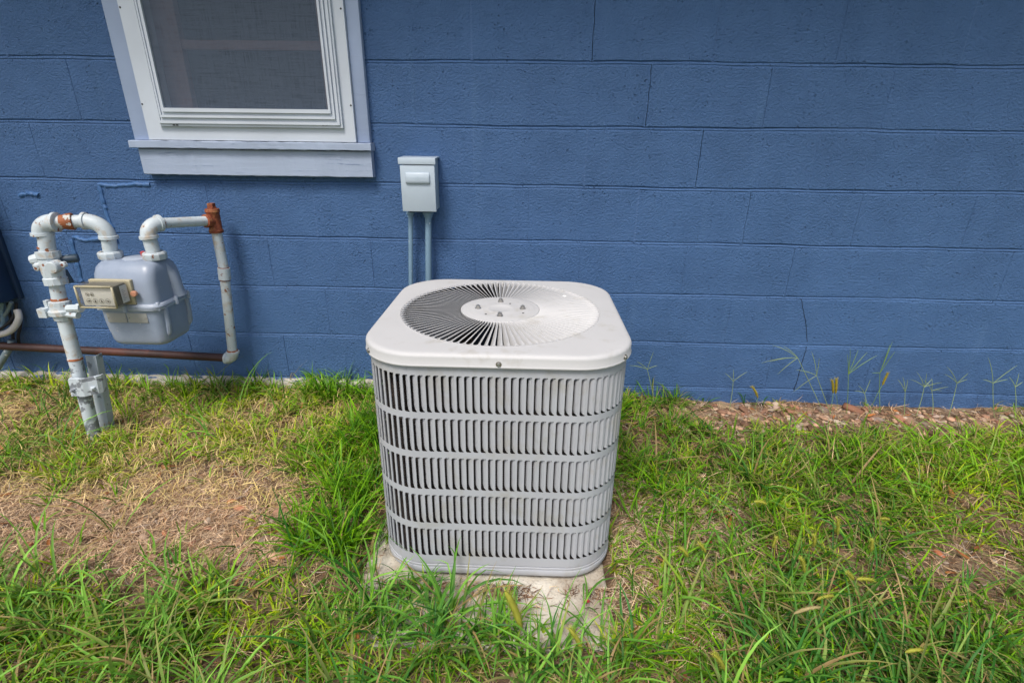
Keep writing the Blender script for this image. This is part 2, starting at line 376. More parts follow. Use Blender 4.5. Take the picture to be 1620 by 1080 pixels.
def bedstrip(x0, x1, z):
    n = int((x1-x0)/.03); ph = random.uniform(0, 9); pr = []
    for i in range(n+1):
        x = x0+(x1-x0)*i/n; wv = .5+.5*math.sin(x*2.3+ph)*math.sin(x*5.1+2*ph)
        top = .0024+.0030*wv+random.uniform(-.0005, .0005); bot = -.0002-.0008*wv+random.uniform(-.0006, .0006)
        s = random.uniform(-.0006, .0006)+wob(x, z)
        pr += [(x, top+.003, z+.0065+s), (x, top, z+.0042+s), (x, top*.75+bot*.25, z+.0012+s), (x, bot, z-.0036+s), (x, bot+.003, z-.0070+s)]
    mort.add(pr, [(i*5+k, (i+1)*5+k, (i+1)*5+k+1, i*5+k+1) for i in range(n) for k in range(4)], True)
XMIN, XMAX = -4.2, 3.9
for r in range(-5, 8):
    z0, z1 = (6-r)*BW, (7-r)*BW
    par = r % 2
    if r < 7:
        for a, b_ in (((XMIN, WX0), (WX1, XMAX)) if r <= 1 and False else ((XMIN, XMAX),)):
            if r <= 0:
                bedstrip(XMIN, WX0, z0); bedstrip(WX1, XMAX, z0)
            else: bedstrip(XMIN, XMAX, z0)
    us = [u for u in range(-21, 20) if (u-par) % 2 == 0]
    for u0, u1 in zip(us[:-1], us[1:]):
        xa, xb = max(u0*BW, XMIN), min(u1*BW, XMAX)
        segs = [(xa, xb)]
        if r <= 1 and xb > WX0 and xa < WX1:
            segs = []
            if xa < WX0-.02: segs.append((xa, WX0))
            if xb > WX1+.02: segs.append((WX1, xb))
        for s0, s1 in segs:
            if s1-s0 > .03: link('block', block(s0+(.0018 if (r, u0) in cracked else 0), s1-(.0018 if (r, u1) in cracked else 0), z0, z1), M['block'], house)
        # head joint
        x = u1*BW
        if r <= 1 and WX0-.01 < x < WX1+.01: continue
        n = 9; za, zb = z0+.003, z1-.003
        if (r, u1) in cracked:
            gp = {0: .0011, 1: .0011, 2: .0012, 3: .0008, 4: .0008}[r]; zz = [za+(zb-za)*i/n for i in range(n+1)]
            cx_ = [x+random.uniform(-.0018, .0018) for _ in zz]
            for sgn in (-1, 1):
                vs = []
                for zq, c_ in zip(zz, cx_):
                    vs += [(x+sgn*.0062, .0008, zq), (c_+sgn*gp, -.0009, zq), (c_+sgn*gp, .018, zq)]
                mort.add(vs, [(i*3+k, (i+1)*3+k, (i+1)*3+k+1, i*3+k+1) for i in range(n) for k in range(2)], False)
        else:
            d = random.choice([-.0004, .0014, .0022, .0030]); zz = [za+(zb-za)*i/n for i in range(n+1)]; vs = []
            for zq in zz:
                dd = d+random.uniform(-.0004, .0005); vs += [(x-.0050, .0012, zq), (x, dd-.0006, zq), (x+.0050, .0012, zq)]
            headj = MB(); headj.add(vs, [(i*3+k, (i+1)*3+k, (i+1)*3+k+1, i*3+k+1) for i in range(n) for k in range(2)], True); headj.obj('head_joint', M['headj'], house, 60)
mort.obj('mortar', M['mortar'], house, 60)
bk = MB(); bk.box(XMIN, WX0-.002, .0205, .19, -.25, 2.43); bk.box(WX1+.002, XMAX, .0205, .19, -.25, 2.43); bk.box(WX0-.002, WX1+.002, .0205, .19, -.25, 1.013)
bk.obj('wall_core', M['dark'], house)
ev = MB(); ev.box(-5, 5, -.74, .2, 2.44, 2.47); ev.obj('soffit', M['soffit'], house)
ev = MB(); ev.box(-5, 5, -.765, -.742, 2.40, 2.58); ev.obj('fascia', M['soffit'], house)
ev = MB(); ev.add([(-5, -.80, 2.585), (5, -.80, 2.585), (5, 3, 4.1), (-5, 3, 4.1), (-5, -.80, 2.615), (5, -.80, 2.615), (5, 3, 4.13), (-5, 3, 4.13)],
                  [(0, 1, 2, 3), (4, 5, 6, 7), (0, 1, 5, 4), (2, 3, 7, 6), (1, 2, 6, 5), (3, 0, 4, 7)], False); ev.obj('roof', M['shingle'], house)
# through-block cracks low on the wall
def ribbon(mb, pts, wd, y=-.0022):
    P = []
    for i, (a, b_) in enumerate(zip(pts[:-1], pts[1:])):
        for t in np.linspace(0, 1, 7)[:-1]: P.append((a[0]+(b_[0]-a[0])*t+random.uniform(-.0016, .0016), a[1]+(b_[1]-a[1])*t))
    P.append(pts[-1]); vs = []
    for x, z in P:
        q = wd*random.uniform(.6, 1.2); vs += [(x-q, y, z), (x+q, y, z), (x-q, .004, z), (x+q, .004, z)]
    mb.add(vs, [(i*4, i*4+1, i*4+5, i*4+4) for i in range(len(P)-1)]+[(i*4, i*4+4, i*4+6, i*4+2) for i in range(len(P)-1)]+[(i*4+1, i*4+3, i*4+7, i*4+5) for i in range(len(P)-1)], False)
ck = MB()
pt = lambda l: [(at(px, py, 0)[0], at(px, py, 0)[2]) for px, py in l]
ribbon(ck, pt([(1267, 472), (1273, 500), (1277, 540)]), .0006)
ribbon(ck, pt([(1276, 548), (1271, 565), (1264, 590), (1256, 618)]), .0006)
ck.obj('wall_crack', M['dark'], house)
# caulked patches under the window
for pts in ([(157, 292), (185, 294), (215, 291), (241, 292)], [(158, 293), (163, 315), (172, 345), (186, 379)], [(187, 380), (160, 378), (135, 380), (113, 373)], [(113, 378), (119, 400), (126, 425), (131, 446)], [(62, 308), (45, 306), (30, 310)]):
    c = MB(); P = []
    for a, b_ in zip(pts[:-1], pts[1:]):
        for t in np.linspace(0, 1, 8)[:-1]: P.append(at(a[0]+(b_[0]-a[0])*t+random.uniform(-.8, .8), a[1]+(b_[1]-a[1])*t+random.uniform(-.9, .9), .0015))
    c.tube(P, [random.uniform(.006, .0105) for _ in P], 8); c.obj('caulk_bead', M['caulk'], house)
# flaking foundation ledge on the left
fl = MB(); n = 120; vs = []
for i in range(n+1):
    x = -4.2+(4.2-.33)*i/n; t = -.012+random.uniform(-.004, .004); d = .014+random.uniform(-.003, .003)
    vs += [(x, .003, t+.012), (x, -d*.7, t+.004), (x, -d, t-.006), (x, -d-.004, -.045+random.uniform(-.004, .004)), (x, -d-.012, -.16)]
fl.add(vs, [(i*5+k, (i+1)*5+k, (i+1)*5+k+1, i*5+k+1) for i in range(n) for k in range(4)], True); fl.obj('foundation_ledge', M['ledge'], house, 80)

# ---- window (part) with its pieces (sub-parts)
WZ1 = 1.98
win = MB(); FX0, FX1 = -1.568, -.820
def frame(mb, xo0, xo1, zo0, zo1, xi0, xi1, zi0, zi1, y0, y1):
    """mitred frame with front at y0, back at y1"""
    o_ = [(xo0, zo0), (xo1, zo0), (xo1, zo1), (xo0, zo1)]; i_ = [(xi0, zi0), (xi1, zi0), (xi1, zi1), (xi0, zi1)]
    vs = [(x, y0, z) for x, z in o_]+[(x, y0, z) for x, z in i_]+[(x, y1, z) for x, z in o_]+[(x, y1, z) for x, z in i_]
    fs = []
    for k in range(4):
        q = (k+1) % 4; fs += [(k, q, q+4, k+4), (k, q, q+8, k+8), (k+4, q+4, q+12, k+12), (k+8, q+8, q+12, k+12)]
    mb.add(vs, fs, False)
frame(win, FX0, FX1, .958, WZ1, -1.515, -.858, 1.003, WZ1-.05, -.040, -.024)
window = win.obj('window', M['vinyl'], house); window['label'] = 'white storm window with grey insect screen'
tr = MB()
frame(tr, -1.5145, -.8585, 1.0035, WZ1-.05, -1.508, -.865, 1.012, WZ1-.06, -.052, -.02)
frame(tr, -1.5075, -.8655, 1.0125, WZ1-.06, -1.500, -.874, 1.022, WZ1-.07, -.058, -.02)
frame(tr, -1.4995, -.8745, 1.0225, WZ1-.07, -1.496, -.878, 1.031, WZ1-.08, -.0545, -.02)
frame(tr, -1.4955, -.8785, 1.0315, WZ1-.08, -1.490, -.884, 1.040, WZ1-.09, -.062, -.02)
frame(tr, -1.4895, -.8845, 1.0405, WZ1-.09, -1.484, -.890, 1.049, WZ1-.10, -.058, -.02)
frame(tr, -1.4835, -.8905, 1.0495, WZ1-.10, -1.474, -.898, 1.062, WZ1-.11, -.066, -.02)
tr.obj('window_track', M['vinyl'], window)
s_ = MB(); s_.add([(-1.474, -.058, 1.061), (-.898, -.058, 1.061), (-.898, -.058, WZ1-.11), (-1.474, -.058, WZ1-.11)], [(0, 1, 2, 3)], False)
s_.obj('insect_screen', M['screen'], window)
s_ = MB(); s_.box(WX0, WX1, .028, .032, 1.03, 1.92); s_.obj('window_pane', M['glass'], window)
s_ = MB(); s_.box(-1.49, -1.405, -.005, .024, 1.02, 1.92); s_.box(-.925, -.885, -.005, .024, 1.02, 1.92); s_.box(-1.405, -.925, -.005, .024, 1.02, 1.065)
zb = at(370, 72, .01)[2]; s_.box(-1.405, -.925, .0, .024, zb-.014, zb+.014); s_.obj('window_sash', M['sash'], window)
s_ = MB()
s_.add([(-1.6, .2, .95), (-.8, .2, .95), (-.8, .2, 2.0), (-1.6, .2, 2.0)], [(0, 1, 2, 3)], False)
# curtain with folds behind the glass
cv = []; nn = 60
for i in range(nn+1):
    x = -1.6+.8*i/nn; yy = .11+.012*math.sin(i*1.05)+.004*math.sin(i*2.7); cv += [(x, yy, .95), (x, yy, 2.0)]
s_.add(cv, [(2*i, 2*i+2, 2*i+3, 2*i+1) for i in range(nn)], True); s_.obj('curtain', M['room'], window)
for nm, a in (('window_casing', (-1.632, -1.5685, -.026, .0, .956, WZ1+.06)), ('window_casing', (-.8195, -.774, -.026, .0, .956, WZ1+.06)), ('window_casing', (-1.568, -.820, -.026, .0, WZ1+.001, WZ1+.06))):
    bbox(nm, M['casing'], window, *a, b=.002)
def rough_board(name, x0, x1, y0, y1, z0, z1, mat):
    bm = bmesh.new(); bmesh.ops.create_cube(bm, size=1)
    for v in bm.verts: v.co = Vector(((x0+x1)/2+v.co.x*(x1-x0), (y0+y1)/2+v.co.y*(y1-y0), (z0+z1)/2+v.co.z*(z1-z0)))
    bmesh.ops.subdivide_edges(bm, edges=[e for e in bm.edges if abs(e.verts[0].co.x-e.verts[1].co.x) > .1], cuts=50)
    bmesh.ops.bevel(bm, geom=[e for e in bm.edges if abs(e.verts[0].co.z-e.verts[1].co.z) < 1e-5 and abs(e.verts[0].co.y-e.verts[1].co.y) < 1e-5], offset=.0025, segments=1, affect='EDGES')
    for v in bm.verts: v.co.y += random.uniform(-.0008, .0008) if v.co.y < (y0+y1)/2 else 0; v.co.z += random.uniform(-.0010, .0010)
    me = bpy.data.meshes.new(name); bm.to_mesh(me); bm.free(); return link(name, me, mat, window)
rough_board('window_sill', -1.640, -.766, -.052, 0, .930, .9555, M['sillwood'])
rough_board('window_apron', -1.622, -.772, -.034, 0, .838, .9275, M['sillwood'])
for px, py in ((190, 12), (225, 165), (539, 14), (555, 167)):
    p = at(px, py, -.040); s_ = MB(); s_.lathe((p.x, -.0395, p.z), (0, -1, 0), [(0, .0035), (.0015, .003), (.002, .001), (.002, 0)], 8); s_.obj('window_screw', M['black'], window)
for px in (276, 512):
    for dx in (0, 5):
        p = at(px+dx, 198, -.05); s_ = MB(); s_.box(p.x-.004, p.x+.004, -.0535, -.05, p.z-.002, p.z+.002); s_.obj('weep_hole', M['black'], window)

# ================================================================= CONCRETE PAD
bm = bmesh.new(); bmesh.ops.create_cube(bm, size=1)
for v in bm.verts: v.co = Vector(((SLX0+SLX1)/2+v.co.x*(SLX1-SLX0), (SLY0+SLY1)/2+v.co.y*(SLY1-SLY0), SLZ-.05+v.co.z*.10))
bmesh.ops.subdivide_edges(bm, edges=list(bm.edges), cuts=40, use_grid_fill=True)
for v in bm.verts:
    e = 1 if (abs(v.co.x-SLX0) < .001 or abs(v.co.x-SLX1) < .001 or abs(v.co.y-SLY0) < .001 or abs(v.co.y-SLY1) < .001) else 0
    top = v.co.z > SLZ-.001
    if e: v.co.x += random.uniform(-.002, .002); v.co.y += random.uniform(-.004, .004)
    if e and top: v.co.z -= random.uniform(.001, .007)
    elif top: v.co.z += random.uniform(-.0012, .0012)
me = bpy.data.meshes.new('concrete_pad'); bm.to_mesh(me); bm.free(); me.polygons.foreach_set('use_smooth', [True]*len(me.polygons))
pad = link('concrete_pad', me, M['concrete']); tag(pad, 'small weathered concrete slab in the grass under the air conditioner', 'concrete slab')

# ================================================================= AIR CONDITIONER
ACX, ACY = -.2680, -.6600
ac = thing('air_conditioner', 'square pale grey outdoor air conditioner with louvred sides and round top grille', 'air conditioner')
HX, HY, RC = .3085, .302, .128            # casing half sizes, corner radius
ZT, ZB = .522, -.046
rows = [(.4035, .497), (.2985, .3870), (.1905, .2810), (.0872, .1726), (-.018, .0675)]
hx, hy = HX, HY
straightx, straighty, arc = 2*(hx-RC), 2*(hy-RC), PI*RC/2
PER = 2*straightx+2*straighty+4*arc
def perim(u, ins=0):
    """point and outward normal at arc length u, starting mid front going +x"""
    u = u % PER; segs = [('l', straightx/2, (0, -hy), (1, 0))]
    if u < straightx/2: return (u, -hy+ins), (0, -1)
    u -= straightx/2
    for k in range(4):
        a0 = -90+90*k; c = [(hx-RC, -hy+RC), (hx-RC, hy-RC), (-hx+RC, hy-RC), (-hx+RC, -hy+RC)][k]
        if u < arc:
            a = math.radians(a0+90*u/arc); return (c[0]+(RC-ins)*math.cos(a), c[1]+(RC-ins)*math.sin(a)), (math.cos(a), math.sin(a))
        u -= arc
        L = [straighty, straightx, straighty, straightx/2][k]
        if u < L or k == 3:
            a = math.radians(a0+90); n_ = (math.cos(a), math.sin(a)); t_ = (-n_[1], n_[0])
            s0 = (c[0]+(RC-ins)*n_[0], c[1]+(RC-ins)*n_[1]); return (s0[0]+t_[0]*u, s0[1]+t_[1]*u), n_
        u -= L
NS = round(PER/.0174); P_ = PER/NS; SW = P_*.70       # pitch, slot width (slot spans [0, SW] left to right)
cas = MB()
def pz(u, z, ins=0):
    (x, y), n_ = perim(u, ins); return (ACX+x, ACY+y, z)
zl = [ZB]
for a, b_ in rows[::-1]: zl += [a, b_]
zl += [ZT]
NC = .0045
for k in range(NS):
    u0 = k*P_; us_ = [u0, u0+SW, u0+P_]
    for j in range(len(zl)-1):
        za, zb_ = zl[j], zl[j+1]; slot = j % 2 == 1
        cas.add([pz(us_[1], za), pz(us_[2], za), pz(us_[2], zb_), pz(us_[1], zb_)], [(0, 1, 2, 3)])
        if not slot: cas.add([pz(us_[0], za), pz(us_[1], za), pz(us_[1], zb_), pz(us_[0], zb_)], [(0, 1, 2, 3)])
        else:
            # rounded corners on the open (left) side and rolled edge
            for zc, sg in ((za, 1), (zb_, -1)):
                cas.add([pz(u0, zc), pz(u0+NC, zc), pz(u0+NC*.3, zc+sg*NC*.3), pz(u0, zc+sg*NC)], [(0, 1, 2, 3)])
            cas.add([pz(u0, za), pz(u0, zb_), pz(u0, zb_, .0022), pz(u0, za, .0022)], [(0, 1, 2, 3)], False)
me = cas.mesh('casing', None)
bm = bmesh.new(); bm.from_mesh(me); bmesh.ops.remove_doubles(bm, verts=bm.verts, dist=.00005)
for e in bm.edges:
    if len(e.link_faces) == 2 and e.calc_face_angle(0) > math.radians(40): e.smooth = False
bm.to_mesh(me); bm.free()
link('casing', me, M['acg'], ac)
# louvres: inward flaps hinged on the right of each slot
def louver_geo(h):
    nu, nv = 7, 11; D = .0085; W_ = SW*.74; vs = []
    tt = [0, .02, .045, .08, .13, .5, .87, .92, .955, .98, 1.0]
    for t in tt:
        tz = .0022+t*(h-.0044); e = min(t, 1-t)*h; hh = min(1, .25+e/.004); q = min(1, e/.010); wf = .30+.70*math.sqrt(max(0, 1-(1-q)**2))
        for i in range(nu):
            s = i/(nu-1); vs.append((-W_*wf*(s**.8), hh*(.0022*min(1, s*5)+D*s**2.0)+.0001, tz))
    fs = [(j*nu+i, j*nu+i+1, (j+1)*nu+i+1, (j+1)*nu+i) for j in range(nv-1) for i in range(nu-1)]
    return vs, fs
front_stuff = MB(); vis = 0
lm = []
for a, b_ in rows:
    vs, fs = louver_geo(b_-a); mb = MB(); mb.add(vs, fs); m_ = mb.mesh('louver', None); m_.materials.append(M['acg']); lm.append((m_, vs, fs))
for k in range(NS):
    u = k*P_+SW; (x, y), n_ = perim(u-SW*.5); (xh, yh), _ = perim(u)
    tx, ty = -n_[1], n_[0]                       # tangent +u
    show = n_[1] < -.02 and vis < 300 or (n_[1] < .3 and n_[0]*(CAM[0]-ACX-x)+n_[1]*(CAM[1]-ACY-y) > 0)
    ang = math.atan2(ty, tx)
    for (m_, vs, fs), (a, b_) in zip(lm, rows):
        if show:
            o = bpy.data.objects.new('louver', m_); col.objects.link(o); o.parent = ac
            o.location = (ACX+xh, ACY+yh, a); o.rotation_euler = (0, 0, ang); vis += 1
        else:
            front_stuff.add([(ACX+xh+tx*v[0]-n_[0]*v[1], ACY+yh+ty*v[0]-n_[1]*v[1], a+v[2]) for v in vs], fs)
fsr = front_stuff.obj('louver_bank', M['acg'], ac, None); fsr['kind'] = 'stuff'
def ringmesh(name, prof, mat, parent, r0=RC, n=10, capz=None, ns=1):
    """loft of rounded rectangles: prof = (inset, z)"""
    mb = MB(); rings = []
    for ins, z in prof:
        rings.append([(ACX+x, ACY+y, z) for x, y in rounded(HX-ins, HY-ins, max(r0-ins, .004), n, ns=ns)])
    k = len(rings[0]); vs = [v for r in rings for v in r]
    mb.add(vs, [(a*k+i, a*k+(i+1) % k, (a+1)*k+(i+1) % k, (a+1)*k+i) for a in range(len(rings)-1) for i in range(k)])
    return mb, k
mb, k = ringmesh('coil', [(.024, ZB), (.024, ZT-.005)], None, None); mb.obj('coil', M['coil'], ac)
mb, k = ringmesh('base_pan', [(.03, -.077), (.004, -.077), (-.0005, -.0755), (-.0018, -.072), (-.0018, -.0585), (-.0012, -.0575), (.0008, -.0572), (.0008, -.0558), (-.0006, -.0555), (-.0006, -.0500), (.001, -.0492), (.003, -.0492), (.003, -.044), (.012, -.0435)], None, None)
mb.f.append(tuple(range(k))); mb.sm.append(False); mb.obj('base_pan', M['acg'], ac)
for dx, dy in ((-.2, -.2), (.2, -.2), (-.2, .2), (.2, .2)):
    f = MB(); f.lathe((ACX+dx, ACY+dy, SLZ-.002), (0, 0, 1), [(0, 0), (0, .025), (.0165, .025)], 12); f.obj('foot', M['black'], ac)
# floor inside + fan
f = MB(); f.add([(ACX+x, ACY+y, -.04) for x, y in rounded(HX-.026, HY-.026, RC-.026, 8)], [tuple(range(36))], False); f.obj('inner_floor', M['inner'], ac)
# lid
LT = .5525; GR, HR = .2655, .107; NG = 96
mb, k = ringmesh('lid', [(-.0065, .5215), (-.0085, .5215), (-.0097, .5238), (-.0088, .526), (-.0078, .5275), (-.0078, .5435), (-.0066, .5475), (-.0035, .5505), (.001, .5522), (.008, LT)], None, None, r0=.128, ns=14)
lid_rings = list(mb.v); base = 9*k
# flat top between outline and grille hole: project outline points onto circle rings
n2 = k; outl = mb.v[base:base+k]; prev = base
GX, GY = ACX-.005, ACY+.004
for fr in (.35, .7, 1.0):
    vs = []
    for i in range(k):
        x, y, z = outl[i]; a = math.atan2(y-GY, x-GX); R_ = math.hypot(x-GX, y-GY); r_ = R_+(GR-R_)*fr
        vs.append((GX+r_*math.cos(a), GY+r_*math.sin(a), LT+(.0006 if fr < 1 else .001)))
    b0 = len(mb.v); mb.add(vs, []); 
    for i in range(k): mb.f.append((prev+i, prev+(i+1) % k, b0+(i+1) % k, b0+i)); mb.sm.append(True)
    prev = b0
# fine circular edge ring so that the slots end on a true circle
lid = mb.obj('lid', M['acw'], ac, 50)
lid['label'] = 'white rounded lid with round radial grille'
rg = MB(); rg.lathe((GX, GY, 0), (0, 0, 1), [(LT+.0006, GR+.007), (LT+.0016, GR+.002), (LT+.0016, GR-.0004), (LT-.0008, GR-.0008)], 192); rg.obj('grille_rim', M['acw'], lid, None)
hb = MB(); hb.lathe((GX, GY, 0), (0, 0, 1), [(LT-.014, HR-.004), (LT-.002, HR), (LT+.0015, HR), (LT+.0018, HR-.004), (LT+.0018, .092), (LT+.0034, .089), (LT+.0010, .082), (LT+.0022, .079), (LT+.0024, .072), (LT+.0024, .069), (LT+.0024, .040), (LT+.0034, .036), (LT+.0032, .030), (LT+.0022, .027), (LT+.0022, 0)], 96)
hub = hb.obj('motor_plate', M['acw'], lid, None)
# one slat: flush strip and flap dropping towards -theta
def slat_mesh():
    dth = 2*PI/NG; vs = []; n = 12; mb = MB()
    for i in range(n+1):
        t = i/n; r = HR-.002+(GR-HR+.003)*t; p = r*dth
        strip = .0014+.0026*t
        e = min(1, (1-t)/.07); e0 = min(1, t/.05); hh = math.sin(e*PI/2)*math.sin(e0*PI/2)
        fw_ = (p-strip)*.86; dp = (.0065+.0085*t)*hh; cy_ = dth*.0
        row = [(r, strip/2-.0, LT+.0016), (r, -strip/2, LT+.0016)]
        for s in (.12, .35, .65, 1.0): row.append((r, -strip/2-fw_*s*(.9 if hh > .5 else 1), LT+.0014-dp*(s**1.15)))
        vs += row
    w_ = 6
    mb.add(vs, [(i*w_+q, (i+1)*w_+q, (i+1)*w_+q+1, i*w_+q+1) for i in range(n) for q in range(w_-1)])
    web = []
    for i in range(9):
        f = i/8; th = -f*dth; ri = GR-.0005-.013*(2*f-1)**2*(1 if f < .5 else .75); web += [(ri*math.cos(th), ri*math.sin(th), LT+.0014), ((GR+.002)*math.cos(th), (GR+.002)*math.sin(th), LT+.0014), (ri*math.cos(th), ri*math.sin(th), LT-.0012)]
    mb.add(web, [(i*3, i*3+1, i*3+4, i*3+3) for i in range(8)]+[(i*3, i*3+3, i*3+5, i*3+2) for i in range(8)])
    return mb.mesh('grille_slat', 40)
sm_ = slat_mesh(); sm_.materials.append(M['acw'])
for k in range(NG):
    o = bpy.data.objects.new('grille_slat', sm_); col.objects.link(o); o.parent = lid; o.location = (GX, GY, 0); o.rotation_euler = (0, 0, 2*PI*k/NG)
for a in (2, 92, 182, 272):
    q = math.radians(a); s_ = MB(); s_.lathe((GX+.0605*math.cos(q), GY+.0605*math.sin(q), LT+.0022), (0, 0, 1), [(0, .0085), (.0012, .0085), (.0012, .0062), (.007, .0062), (.007, .0036), (.0098, .0036), (.0100, 0)], 12); s_.obj('stud', M['screw'], lid)
for a, r_ in ((60, .05), (235, .062), (330, .072)):
    q = math.radians(a); s_ = MB(); s_.lathe((GX+r_*math.cos(q), GY+r_*math.sin(q), LT+.0025), (0, 0, 1), [(0, .003), (.0006, .0028), (.0006, 0)], 8); s_.obj('vent_hole', M['black'], lid)
for u_, zz in ((0.008, .532), (-straightx/2-arc*.62, .532), (straightx/2+arc*.60, .532)):
    (x, y), n_ = perim(u_, -.0078); s_ = MB(); s_.lathe((ACX+x, ACY+y, zz), (n_[0], n_[1], 0), [(0, .0065), (.001, .0065), (.001, .0042), (.0045, .004), (.005, .0025), (.004, 0)], 12); s_.obj('screw', M['screw'], ac)
s_ = MB()
p = atz(893, 467, LT+.002); s_.lathe((p.x, p.y, LT), (0, 0, 1), [(0, .007), (.0014, .006), (.002, .003), (.002, 0)], 9); s_.obj('paint_blob', paint('white_blob', (.8, .8, .8), .02, .3), lid)
# fan under the grille
s_ = MB(); s_.lathe((GX, GY, .40), (0, 0, 1), [(0, 0), (0, .075), (.10, .078), (.125, .06), (.14, .03)], 32); s_.obj('fan_motor', M['fan'], ac)
for kk in range(3):
    s_ = MB(); vs = []
    for i in range(7):
        for j in range(9):
            r = .05+.19*i/6; a = kk*2*PI/3+.4+(j/8-.5)*(1.35-.25*i/6); vs.append((GX+r*math.cos(a), GY+r*math.sin(a), .47+.045*(j/8-.5)*1.2))
    s_.add(vs, [(i*9+j, i*9+j+1, (i+1)*9+j+1, (i+1)*9+j) for i in range(6) for j in range(8)]); s_.obj('fan_blade', M['fan'], ac)
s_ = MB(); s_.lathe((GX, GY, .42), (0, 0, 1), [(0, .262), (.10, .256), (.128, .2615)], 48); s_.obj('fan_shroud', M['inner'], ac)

# ================================================================= DISCONNECT BOX ON THE WALL
eb = thing('disconnect_box', 'small grey metal electrical box with raised handle cover mounted on blue wall', 'electrical box')
xl, xr, zt, zb_ = -.657, -.535, .913, .7275
def prism_yz(x0, x1, poly):
    n = len(poly); vs = [(x0, y, z) for y, z in poly]+[(x1, y, z) for y, z in poly]
    return vs, [tuple(range(n)), tuple(range(2*n-1, n-1, -1))]+[(i, (i+1) % n, n+(i+1) % n, n+i) for i in range(n)]
def solid(name, vs, fs, mat, parent, b=.0015):
    bm = bmesh.new(); V_ = [bm.verts.new(v) for v in vs]; [bm.faces.new([V_[i] for i in f]) for f in fs]
    bmesh.ops.recalc_face_normals(bm, faces=bm.faces)
    if b: bmesh.ops.bevel(bm, geom=list(bm.edges), offset=b, segments=2, profile=.5, affect='EDGES')
    me = bpy.data.meshes.new(name); bm.to_mesh(me); bm.free(); me.polygons.foreach_set('use_smooth', [True]*len(me.polygons)); return link(name, me, mat, parent)
solid('box_body', *prism_yz(xl+.004, xr-.003, [(.0, zt-.006), (-.078, zt-.006), (-.078, zb_+.003), (.0, zb_+.003)]), M['boxg'], eb)
solid('box_cover', *prism_yz(xl, xr, [(-.0785, zt-.028), (-.094, zt-.026), (-.090, zb_), (-.0785, zb_)]), M['boxg'], eb)
solid('box_hood', *prism_yz(xl-.0045, xr+.004, [(.0, zt), (-.096, zt-.002), (-.097, zt-.0235), (-.094, zt-.0235), (-.094, zt-.005), (.0, zt-.005)]), M['boxg'], eb, .0008)
solid('handle_bulge', *prism_yz(xl+.018, xr-.018, [(-.090, zt-.048), (-.0985, zt-.053), (-.1015, zt-.066), (-.1015, zt-.080), (-.0985, zt-.088), (-.090, zt-.090)]), M['boxg'], eb, .003)
for (px0, px1, dia, nm) in ((649.5, 650, .0175, 'a'), (677.5, 678, .024, 'b')):
    a = at(px0, 342, -.042); a2 = at(px1, 436, -.042); c = MB(); d = (a2-a).normalized()
    tip = a+d*((a.z-.16)/(-d.z)); P = [a+(0*d), a+d*.1, a+d*.2, tip]+[tip+Vector((0, -.02, -.03)), tip+Vector((.01, -.06, -.055)), tip+Vector((.02, -.12, -.06)), Vector((tip.x+.05, ACY+HY-.01, tip.z-.06))]
    c.tube(P, dia/2, 14); c.obj('conduit', M['conduit'], eb)
    n_ = MB(); n_.lathe(a+Vector((0, 0, .016)), (0, 0, -1), [(0, dia*.5), (.001, dia*.85), (.008, dia*.85), (.009, dia*.68), (.020, dia*.62), (.021, dia*.45)], 10); n_.obj('conduit_fitting', M['conduit'], eb)

# ================================================================= GAS METER
gm = thing('gas_meter', 'grey gas meter hung between pale painted inlet and outlet pipes beside the wall', 'gas meter')
def pipe(name, a, b_, r, mat, parent, n=18):
    mb = MB(); mb.tube([a, a+(b_-a)*.33, a+(b_-a)*.66, b_], r, n); return mb.obj(name, mat, parent)
def elbow(name, a, c, b_, r, mat, parent, collar=True):
    """elbow from a round corner c to b, with a rolled collar at both mouths"""
    mb = MB(); P = []; R_ = []
    da = (a-c); db = (b_-c)
    for t in np.linspace(0, 1, 13):
        P.append(a*(1-t)**2+c*2*t*(1-t)+b_*t**2); R_.append(r)
    mb.tube(P, R_, 20)
    if collar:
        for q, d in ((a, (a-c).normalized()), (b_, (b_-c).normalized())):
            mb.lathe(q-d*.012, d, [(0, r*.99), (.001, r*1.15), (.010, r*1.17), (.012, r*1.05), (.012, r*.5)], 20)
    return mb.obj(name, mat, parent)
# inlet riser
r1 = .0215
rb = at(154, 700, -.395); rb.z = -.16
A0 = at(149, 686, -.394); A1 = at(125, 592, -.383); A2 = at(107, 518, -.372); A3 = at(97, 487, -.366); A4 = at(85, 430, -.358); A5 = at(72, 385, -.350); A6 = at(70, 362, -.348)
down = (A0-A2).normalized()
p0 = pipe('riser_pipe', A0+down*.10, A1+(A2-A1)*.35, r1*.98, M['peel'], gm)
pipe('riser_pipe', A1+(A2-A1)*.35, A3, r1, M['pipe'], gm)
rr_ = MB(); q = A1+(A2-A1)*.34; rr_.lathe(q, (A2-A1), [(-.004, r1*.9), (-.003, r1*1.05), (.004, r1*1.05), (.005, r1*.9)], 18); rr_.obj('rust_ring', M['rustpaint'], gm)
